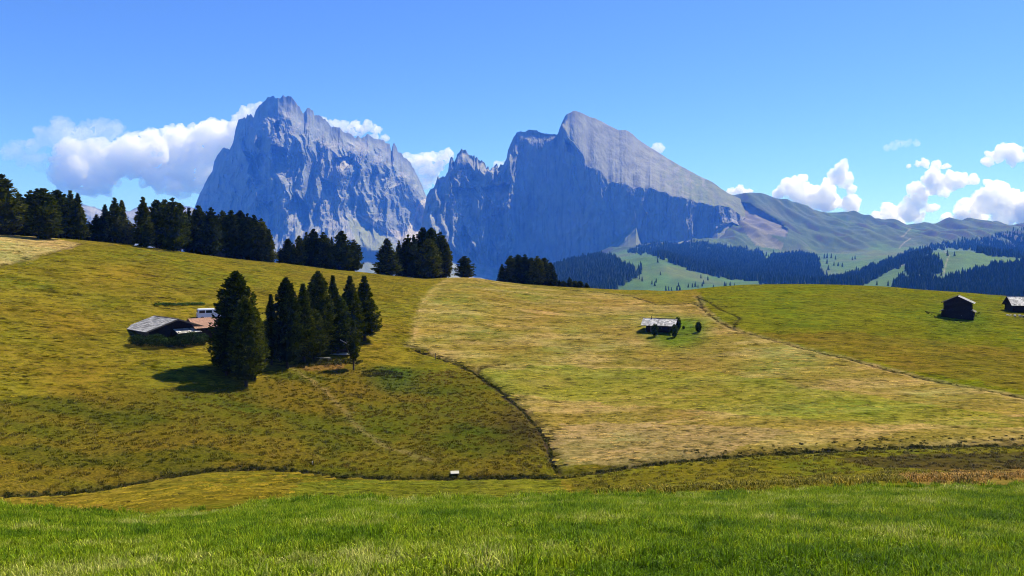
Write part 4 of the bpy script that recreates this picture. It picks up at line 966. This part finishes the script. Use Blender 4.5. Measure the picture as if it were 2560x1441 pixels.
for x_ in (-.25, 3.35): MB().box((x_, -1.6, .86), (.14, .14, 1.72)).build('porch_post', M['old_wood'], b)
dd = MB().box((-2.3, -.06, 1.0), (1.1, .07, 2.0)).build('door', M['old_wood'], b); MB().box((-1.9, -.13, 1.0), (.05, .06, .25)).build('handle', M['metal'], dd)
wi = MB().box((1.6, -.06, 1.05), (.9, .05, .7)).build('window', M['old_wood'], b); MB().box((1.6, -.10, 1.05), (.74, .03, .54)).build('pane', M['glass'], wi)

# shed with a rusty sheet roof behind the barn
b = place('shed', 511, 842, R(27), 'small shed with a rust red roof between the barn and the pines', 'shed', sink=0.2)
Ls, Ws, he, hr = 4.6, 3.8, 2.1, 3.35
gs = lambda y: he + (hr - he) * (1 - abs(y) / (Ws / 2)) - .1
boards(-Ws/2, Ws/2, -Ls/2, 0, gs, .2, .07, 'y').build('gable_wall', M['grey_wood'], b)
boards(-Ws/2, Ws/2, Ls/2, 0, gs, .2, .07, 'y').build('gable_wall', M['old_wood'], b)
boards(-Ls/2 + .05, Ls/2 - .05, -Ws/2, 0, lambda x: he - .04, .2, .07).build('front_wall', M['old_wood'], b)
boards(-Ls/2 + .05, Ls/2 - .05, Ws/2, 0, lambda x: he - .04, .2, .07).build('back_wall', M['old_wood'], b)
for sd in (-1, 1):
    ang = math.atan2(hr - he, Ws / 2); sl = (Ws / 2 + .4) / math.cos(ang)
    o = MB().box((0, sd * sl / 2 * math.cos(ang), hr + .03 - sl / 2 * math.sin(ang)), (Ls + 1.0, sl, .05), rx=-sd * ang).build('roof_slope', M['rust'], b)
    m = MB()
    for i in range(14): m.box((-Ls/2 - .45 + i * (Ls + .9) / 13, sd * sl / 2 * math.cos(ang), hr + .07 - sl / 2 * math.sin(ang)), (.05, sl, .05), rx=-sd * ang)
    tag(m.build('sheet_ribs', M['rust'], o), kind='stuff')

# white van parked above the shed
v = place('parked_van', 524, 800, R(8), 'white van parked above the rust roofed shed, half hidden by pines', 'van')
MB().prism([(-2.1, .35), (2.1, .35), (2.15, .95), (1.95, 1.12), (1.35, 1.18), (.85, 1.95), (-2.0, 2.0), (-2.12, 1.2)], -.85, .85).build('body', M['white'], v, .06)
MB().box((-.55, 0, 2.03), (2.7, 1.5, .06)).build('roof_panel', M['white'], v, .02)
MB().box((-1.35, -.86, 1.55), (.95, .04, .48)).build('side_window', M['glass'], v, .02); MB().box((-.2, -.86, 1.55), (1.0, .04, .48)).build('side_window', M['glass'], v, .02)
MB().box((-2.08, 0, 1.58), (.05, 1.2, .5), ry=R(-6)).build('rear_window', M['glass'], v)
MB().box((1.13, 0, 1.60), (.05, 1.35, .75), ry=R(-33)).build('windscreen', M['glass'], v)
MB().box((2.17, 0, .5), (.14, 1.7, .22)).build('bumper', M['tyre'], v); MB().box((-2.14, 0, .5), (.14, 1.7, .22)).build('bumper', M['tyre'], v)
for x_ in (-1.3, 1.35):
    for y_ in (-.8, .8):
        w = MB().cyl((x_, y_ - .11, .34), (x_, y_ + .11, .34), .34, n=18).build('wheel', M['tyre'], v)
        MB().cyl((x_, y_ - .12, .34), (x_, y_ + .12, .34), .19, n=14).build('rim', M['metal'], w)
for y_ in (-.7, .7):
    MB().box((2.13, y_, .88), (.06, .26, .16)).build('headlight', M['pale_shingle'], v); MB().box((-2.12, y_ * 1.1, .95), (.05, .12, .3)).build('tail_light', M['rust'], v)

# small hut alone on the mown field
b = place('hut', 1648, 827, R(-11), 'small hut with pale shingle roof and open porch on the mown field', 'hut', sink=0.1); b.scale = (.92, .92, .80)
W, Dp, he, hr = 4.9, 4.3, 1.95, 3.3
m_w = M['old_wood']
for k, (yy, nm) in enumerate(((-Dp/2, 'front_wall'), (Dp/2, 'back_wall'))):
    lg = MB().box((0, yy, he / 2), (W, .05, he)).build(nm, m_w, b)
    for i in range(8): MB().cyl((-W/2 - .15, yy, .12 + i * .24), (W/2 + .15, yy, .12 + i * .24), .118 + rng.uniform(-.01, .01), n=8).build('log', m_w, lg)
for xx in (-W/2, W/2):
    lg = MB().prism([(-Dp/2, 0), (Dp/2, 0), (Dp/2, he), (0, hr - .08), (-Dp/2, he)], -.03, .03).build('gable_wall', m_w, b); lg.rotation_euler = (0, 0, R(90)); lg.location = (xx, 0, 0)
wi = MB().box((.6, -Dp/2 - .13, 1.1), (.7, .06, .6)).build('window', M['grey_wood'], b); MB().box((.6, -Dp/2 - .17, 1.1), (.56, .03, .46)).build('pane', M['glass'], wi)
MB().box((-1.2, -Dp/2 - .13, .9), (.85, .06, 1.7)).build('door', M['grey_wood'], b)
for sd in (-1, 1): shingle_slope(b, Dp/2 + .5, (hr - he) * (Dp/2 + .5) / (Dp/2), 7.9, hr, sd, -W/2 - 1.3, M['pale_shingle'], 7, 'x')
MB().box((.15, 0, hr + .1), (7.9, .2, .06)).build('ridge_board', m_w, b)
for yy in (-Dp/2, Dp/2): MB().box((W/2 + 1.4, yy, 1.05), (.15, .15, 2.1)).build('porch_post', m_w, b)
MB().box((W/2 + .8, -Dp/2, 1.92), (1.5, .12, .16)).build('porch_beam', m_w, b)
ch = MB().cyl((-1.75, -.35, hr - .4), (-1.75, -.35, hr + .55), .07).build('stove_pipe', M['tyre'], b); MB().cyl((-1.75, -.35, hr + .58), (-1.75, -.35, hr + .68), .13, .03).build('cap', M['tyre'], ch)

# dark log hay barn on the green rise, right
b = place('log_barn', 2393, 797, R(-3), 'dark two storey log hay barn with stepped lower eaves on the green rise', 'barn', sink=0.2); b.scale = (.74, .74, .84)
def log_wall(parent, name, x0, x1, y, z0, n, step, along='x', ext=.28, rad=None):
    core = MB().box(((x0 + x1) / 2, y, z0 + n * step / 2), (x1 - x0, .10, n * step)) if along == 'x' else MB().box((y, (x0 + x1) / 2, z0 + n * step / 2), (.10, x1 - x0, n * step))
    w = core.build(name, M['old_wood'], parent)
    for i in range(n):
        z = z0 + (i + .5) * step + (0 if along == 'x' else step * .06); e0, e1 = ext + rng.uniform(-.1, .12), ext + rng.uniform(-.1, .12); r_ = step * .49 + rng.uniform(-.012, .012)
        m = MB().cyl((x0 - e0, y, z), (x1 + e1, y, z), r_, n=8) if along == 'x' else MB().cyl((y, x0 - e0, z), (y, x1 + e1, z), r_, n=8)
        m.build('log', M['old_wood'], w)
    return w
dp_ = 6.5
log_wall(b, 'lower_wall', -3.9, 3.9, 0, 0, 8, .29); log_wall(b, 'lower_wall', -3.9, 3.9, dp_, 0, 8, .29)
log_wall(b, 'lower_wall', 0, dp_, -3.9, 0, 8, .29, 'y'); log_wall(b, 'lower_wall', 0, dp_, 3.9, 0, 8, .29, 'y')
log_wall(b, 'upper_wall', -3.35, 3.35, .12, 2.32, 7, .32); log_wall(b, 'upper_wall', -3.35, 3.35, dp_ - .12, 2.32, 7, .32)
log_wall(b, 'upper_wall', .1, dp_ - .1, -3.35, 2.32, 7, .32, 'y'); log_wall(b, 'upper_wall', .1, dp_ - .1, 3.35, 2.32, 7, .32, 'y')
for sd in (-1, 1):
    MB().box((sd * 4.05, dp_ / 2, 2.28), (1.5, dp_ + .8, .07), ry=sd * R(24)).build('lower_eave', M['grey_wood'], b)
for yy in (.12, dp_ - .12): MB().prism([(-3.35, 4.56), (3.35, 4.56), (0, 6.0)], yy - .06, yy + .06).build('gable_boards', M['old_wood'], b)
for sd in (-1, 1): shingle_slope(b, 4.35, 1.45 * 4.35 / 3.35, dp_ + 1.5, 6.1, sd, -.75, M['shingle'] if sd > 0 else M['old_wood'], 8)  # light painted by material: left slope dark as if shaded, right paler as lit
MB().box((0, dp_ / 2, 6.26), (.16, dp_ + 1.6, .14)).build('ridge_pole', M['old_wood'], b)
dd = MB().box((.4, -.2, 1.1), (1.7, .08, 1.9)).build('door', M['old_wood'], b); MB().box((1.05, -.27, 1.1), (.06, .06, .3)).build('handle', M['metal'], dd)

# hut cut by the right edge
b = place('hut', 2556, 779, R(24), 'wooden hut with bright shingle roof cut by the right edge of the view', 'hut', sink=0.15); b.scale = (.9, .9, .9)
Lh, Wh, he, hr = 6.0, 4.6, 2.3, 4.1
log_wall(b, 'front_wall', -Lh/2, Lh/2, -Wh/2, 0, 8, .285); log_wall(b, 'back_wall', -Lh/2, Lh/2, Wh/2, 0, 8, .285)
for xx in (-Lh/2, Lh/2):
    w = log_wall(b, 'gable_wall', -Wh/2, Wh/2, xx, 0, 8, .285, 'y')
    o = MB().prism([(-Wh/2, he), (Wh/2, he), (0, hr - .1)], -.05, .05).build('gable_boards', M['old_wood'], b); o.rotation_euler = (0, 0, R(90)); o.location = (xx, 0, 0)
for sd in (-1, 1): shingle_slope(b, Wh/2 + .6, (hr - he) * (Wh/2 + .6) / (Wh/2), Lh + 1.8, hr, sd, -Lh/2 - .9, M['pale_shingle'], 7, 'x')
MB().box((0, 0, hr + .1), (Lh + 1.8, .2, .06)).build('ridge_board', M['old_wood'], b)
wi = MB().box((.6, -Wh/2 - .17, 1.3), (.8, .06, .7)).build('window', M['grey_wood'], b); MB().box((.6, -Wh/2 - .21, 1.3), (.64, .03, .54)).build('pane', M['glass'], wi)

# small open shelter among the pines
b = place('shelter', 853, 886, R(-14), 'small open wooden shelter under the right hand pines of the cluster', 'shelter')
for xx in (-1.5, 1.5):
    for yy in (-1.1, 1.1): MB().box((xx, yy, .95), (.13, .13, 1.9)).build('post', M['grey_wood'], b)
for sd in (-1, 1):
    o = MB().box((sd * 1.05, 0, 2.28), (2.35, 3.0, .06), ry=sd * R(30)).build('roof_slope', M['shingle'], b)
MB().box((1.1, -1.55, 2.24), (2.4, .06, .16), ry=R(30)).build('verge_board', M['board'], b); MB().box((-1.1, -1.55, 2.24), (2.4, .06, .16), ry=R(-30)).build('verge_board', M['grey_wood'], b)
MB().box((0, 0, .1), (3.4, 2.6, .12)).build('deck', M['board'], b)
for zz in (.55, .9): MB().box((-.3, -1.15, zz), (2.3, .06, .08)).build('rail', M['grey_wood'], b)
MB().box((0, 1.2, 1.0), (3.0, .08, 1.8)).build('back_wall', M['old_wood'], b)

for (px_, py_, rz_, lab, L_) in ((670, 905, R(5), 'short pale bench between the bare trunks beside the broadest pine', .8), (690, 903, R(-3), 'longer greyed bench behind the bare trunked pine', 1.5), (808, 902, R(-18), 'pale bench on the slope below the wooden shelter', 2.4)):
    b = place('bench', px_, py_, rz_, lab, 'bench', 'benches under the pine cluster')
    MB().box((0, 0, .46), (L_, .38, .07)).build('seat', M['board'] if L_ != 1.5 else M['grey_wood'], b)
    for xx in (-L_ * .38, L_ * .38): MB().box((xx, 0, .21), (.1, .3, .42)).build('leg', M['grey_wood'], b)

# board across the stream, marker, fence posts, stone ring
b = place('plank_bridge', 1137, 1186, R(3), 'pale board laid across the stream in the hollow', 'footbridge')
MB().box((0, -.05, .22), (.95, .62, .07), rx=R(14)).build('board', M['board'], b); MB().box((-.38, 0, .1), (.1, .7, .14)).build('bearer', M['grey_wood'], b); MB().box((.38, 0, .1), (.1, .7, .14)).build('bearer', M['grey_wood'], b)
p = ground_at(781, 1161); o = MB().cyl((0, 0, -.1), (0, 0, .3), .09, .06).build('marker_stake', M['board']); o.location = p; tag(o, 'little pale stake on the boggy ground above the stream', 'stake')
for (px_, py_, lab) in ((1050, 887, 'left of two thin fence posts beside the ditch'), (1089, 900, 'right of two thin fence posts beside the ditch')):
    p = ground_at(px_, py_); o = MB().cyl((0, 0, -.2), (0, 0, 1.25), .055, .05).build('fence_post', M['grey_wood']); o.location = p; tag(o, lab, 'fence post', 'fence posts beside the ditch')
b = place('stone_ring', 2540, 791, 0, 'low ring of stones on the grass below the edge hut', 'stone ring')
for i in range(11):
    an = 6.283 * i / 11; V = rng.normal(size=(14, 3)); V /= np.linalg.norm(V, axis=1)[:, None]
    import bmesh
    bm = bmesh.new(); [bm.verts.new(q * np.array([.38, .34, .26]) * rng.uniform(.85, 1.1)) for q in V]; bmesh.ops.convex_hull(bm, input=bm.verts)
    me = bpy.data.meshes.new('stone'); bm.to_mesh(me); bm.free(); o = link('stone', me, b, M['stone']); o.location = (1.7 * math.cos(an), 1.25 * math.sin(an), .12)
# two little huts glimpsed under the ridge trees
for px_, lab in ((491, 'pale hut glimpsed between ridge trunks, left of two'), (549, 'pale hut glimpsed between ridge trunks, right of two')):
    rr = crest_r(px_) + 7; a, _ = pix(px_, 630); a = float(a); x, y = rr * math.sin(a), rr * math.cos(a)
    b = empty('small_hut', (x, y, ground_z(x, y)), R(20)); tag(b, lab, 'hut', 'huts behind the ridge pines')
    MB().prism([(-1.5, 0), (1.5, 0), (1.5, 1.7), (0, 2.6), (-1.5, 1.7)], -1.4, 1.4).build('wall', M['grey_wood'], b)
    for sd in (-1, 1): MB().box((sd * .95, 0, 2.22), (2.15, 3.4, .08), ry=sd * R(31)).build('roof_slope', M['pale_shingle'], b)

# shrubs
def shrub(px, py, wpx, hpx, label, group=None, leaves=520, cat='shrub'):
    p = ground_at(px, py); rr = math.hypot(p[0], p[1]); w, h = wpx / 2 * rr / FPX, hpx * rr / FPX
    e = empty('shrub', (p[0], p[1], p[2] - .05)); tag(e, label, cat, group)
    o = link('foliage', leaf_clump(rng, leaves * 2, w, h, .125), e, M['shrub'])
    m = MB()
    for i in range(5): m.cyl((0, 0, 0), (w * .5 * math.cos(i * 1.3), w * .5 * math.sin(i * 1.3), h * .6), .03, .015, 5)
    m.build('stem', M['bark'], e)
G = 'shrubs in front of the barn'
shrub(345, 864, 44, 27, 'shrub at the left front corner of the barn', G); shrub(390, 867, 52, 30, 'wide green shrub left of the barn porch', G, 800)
shrub(425, 867, 38, 23, 'low shrub under the left end of the porch roof', G); shrub(452, 866, 50, 28, 'green shrub under the porch roof of the barn', G, 800)
shrub(480, 863, 42, 33, 'taller shrub right of the barn porch', G); shrub(505, 860, 34, 26, 'shrub between the barn and the broadest pine', G)
shrub(1637, 842, 17, 34, 'dark upright shrub in front of the small hut door', None, 600); shrub(1686, 844, 16, 34, 'dark upright shrub before the open porch', None, 600)
shrub(1694, 826, 17, 34, 'dark bushy tree against the porch end of the small hut', None, 800); shrub(1746, 831, 15, 27, 'lone dark shrub on the grass right of the small hut', None, 600)
shrub(1709, 823, 6, 8, 'tiny dark bush between the hut and the lone shrub', None, 150)
p0 = np.array(gline([(398, 762), (430, 763), (470, 763), (505, 762)])); e = empty('hedge', (*p0[1], ground_z(*p0[1]))); tag(e, 'long low bank of dark scrub on the golden hillside above the barn', 'hedge')
V, F = [], []
for q in densify(p0, 9):
    me = leaf_clump(rng, 85, .7, .55, .12); c = np.zeros(len(me.vertices) * 3, np.float32); me.vertices.foreach_get('co', c)
    k = sum(len(z) for z in V); c = c.reshape(-1, 3) + np.array([q[0] - p0[1][0], q[1] - p0[1][1] + rng.normal(0, .4), ground_z(*q) - ground_z(*p0[1]) - .1]); V.append(c); F.append(k + np.arange(len(c)).reshape(-1, 4))
hm_ = np_mesh('foliage', np.concatenate(V), np.concatenate(F)); tv = np.repeat(rng.uniform(1.0, 2.6, len(hm_.vertices) // 4), 4); set_col(hm_, 'tint', np.stack([tv, tv, tv], 1)); link('foliage', hm_, e, M['shrub'])

# ------------------------------------------------------------------ clouds beyond the mountains
def cloud_material(name, dens):
    m = bpy.data.materials.new(name); m.use_nodes = True; nt = m.node_tree; nt.nodes.clear()
    out = nt.nodes.new('ShaderNodeOutputMaterial'); v = nt.nodes.new('ShaderNodeVolumePrincipled')
    v.inputs['Color'].default_value = (1, 1, 1, 1); v.inputs['Density'].default_value = dens; v.inputs['Anisotropy'].default_value = 0.35
    nt.links.new(v.outputs[0], out.inputs['Volume']); return m
CM = {k: cloud_material('cloud_' + k, d) for k, d in dict(dense=0.015, mid=0.0090, thin=0.0020).items()}
crng = np.random.default_rng(31)
def ico():
    import bmesh
    bm = bmesh.new(); bmesh.ops.create_icosphere(bm, subdivisions=2, radius=1.0)
    V = np.array([v.co for v in bm.verts]); F = np.array([[v.index for v in f.verts] for f in bm.faces]); bm.free(); return V, F
IV, IF = ico()
def cloud(puffs, label, kind='dense', dist=13000.0, voxel=17.0, extra=3, flat=1.0):
    k_ = dist / FPX; balls = []
    for (x, y, r) in puffs:
        c = at(x, y, dist); balls.append((c + np.array([0, crng.normal(0, r * k_ * (.5 if kind == 'dense' else .25)), 0]), r * k_))
        for _ in range(extra):
            d = crng.normal(size=3); d[2] = abs(d[2]) * .8 - .15; d /= np.linalg.norm(d)
            balls.append((c + d * r * k_ * .75, r * k_ * crng.uniform(.35, .6)))
    o0 = np.mean([b_[0] for b_ in balls], axis=0)
    V = np.concatenate([IV * np.array([r, r * (.62 if kind == 'dense' else .45), r * flat]) + c - o0 for c, r in balls]); F = np.concatenate([IF + i * len(IV) for i in range(len(balls))])
    src = bpy.data.objects.new('cloud_source', np_mesh('cloud_source', V, F)); COL.objects.link(src)
    md = src.modifiers.new('union', 'REMESH'); md.mode = 'VOXEL'; md.voxel_size = voxel
    dg = bpy.context.evaluated_depsgraph_get(); ev = src.evaluated_get(dg)
    me = bpy.data.meshes.new_from_object(ev); bpy.data.objects.remove(src)
    n = len(me.vertices); co = np.empty(n * 3, np.float32); nr = np.empty(n * 3, np.float32)
    me.vertices.foreach_get('co', co); me.vertices.foreach_get('normal', nr); co, nr = co.reshape(-1, 3).astype(float), nr.reshape(-1, 3)
    w = co + o0; am = 1.0 if kind == 'dense' else 1.2
    d = am * (95 * (0.5 - np.abs(perlin(w[:, 0] / 260, w[:, 1] / 260, w[:, 2] / 220))) + 48 * (0.45 - np.abs(perlin(w[:, 0] / 105, w[:, 1] / 105, w[:, 2] / 95))) + 22 * perlin(w[:, 0] / 48, w[:, 1] / 48, w[:, 2] / 44)) - 30
    co += nr * d[:, None]
    me.vertices.foreach_set('co', co.astype(np.float32).ravel()); me.update()
    o = link('cloud', me, mat=CM[kind]); o.location = o0
    return tag(o, label, 'cloud', 'clouds behind the mountains')
cloud([(165, 440, 38), (210, 430, 50), (255, 440, 42), (280, 420, 35), (190, 400, 40), (240, 395, 45), (150, 415, 22), (230, 465, 26), (275, 465, 20)], 'thick white cloud low over the left ridge pines', 'mid')
cloud([(340, 395, 48), (390, 390, 58), (440, 385, 58), (490, 375, 56), (540, 365, 54), (580, 345, 45), (400, 440, 42), (450, 450, 40), (500, 435, 45), (470, 470, 18), (360, 355, 28), (430, 335, 20), (480, 325, 14), (530, 330, 20), (600, 310, 26), (615, 290, 20), (636, 278, 15), (650, 275, 12), (600, 345, 35)], 'largest cloud bank, piled against the left side of the jagged massif', 'mid')
cloud([(20, 380, 15), (45, 378, 20), (85, 372, 24), (120, 345, 28), (160, 335, 32), (205, 342, 32), (255, 328, 28), (290, 325, 18), (100, 402, 22), (300, 362, 26), (60, 400, 14)], 'thin veil of cloud at the upper left', 'thin')
cloud([(800, 312, 18), (825, 318, 19), (860, 326, 20), (890, 322, 19), (915, 318, 15), (940, 328, 14), (960, 346, 9), (935, 345, 12)], 'wispy cloud on the right shoulder of the jagged massif', 'mid')
cloud([(1030, 410, 23), (1055, 405, 21), (1080, 402, 23), (1108, 392, 19), (1070, 430, 24), (1090, 415, 18), (1060, 455, 20), (1085, 450, 12), (1124, 386, 8)], 'cloud in the notch between the two massifs', 'mid')
cloud([(1246, 415, 10), (1258, 410, 7)], 'scrap of cloud behind the ragged towers', 'mid', voxel=12.0)
cloud([(1636, 372, 9), (1648, 370, 8), (1656, 374, 5)], 'tiny white cloud above the edge of the slab', 'mid', voxel=10.0)
cloud([(1830, 482, 11), (1850, 477, 13), (1872, 480, 9)], 'small white cloud in the saddle at the foot of the slab', 'dense', voxel=12.0)
cloud([(1950, 487, 16), (1965, 468, 18), (1985, 475, 26), (2010, 490, 28), (2040, 490, 28), (2000, 455, 14), (2070, 465, 16), (2088, 442, 22), (2104, 420, 14), (2110, 408, 8), (2120, 450, 16), (2128, 472, 12), (2085, 500, 26), (2120, 512, 22), (2134, 525, 14), (2060, 505, 28), (2010, 520, 20)], 'bright towering cumulus above the grassy ridge, with a tall right turret')
cloud([(2200, 547, 15), (2230, 532, 22), (2270, 527, 25), (2300, 505, 22), (2250, 555, 18), (2300, 542, 14), (2330, 522, 12), (2290, 475, 20), (2330, 462, 22), (2370, 452, 22), (2400, 452, 16), (2430, 452, 11), (2340, 442, 19), (2310, 487, 22), (2360, 475, 15), (2470, 456, 7)], 'long slanting cumulus above the grassy pass')
cloud([(2276, 416, 7), (2292, 412, 9), (2312, 409, 10), (2342, 413, 10), (2368, 418, 7)], 'small flat cloud above the slanting cumulus', voxel=12.0)
cloud([(2466, 404, 11), (2492, 388, 17), (2520, 382, 19), (2552, 380, 21), (2595, 376, 24), (2540, 400, 10)], 'white cloud cut by the right edge, highest on the right')
cloud([(2370, 547, 12), (2400, 538, 17), (2430, 524, 24), (2460, 504, 30), (2490, 492, 27), (2500, 474, 15), (2530, 512, 32), (2562, 522, 36), (2610, 522, 42), (2450, 547, 22), (2510, 547, 24)], 'broad cumulus low at the right edge behind the far ridge')
cloud([(2222, 370, 7), (2236, 365, 9), (2250, 361, 9), (2262, 359, 10), (2275, 358, 9), (2288, 360, 8)], 'faint wisp of cloud high at the right', 'thin', voxel=9.0, extra=7, flat=.5)
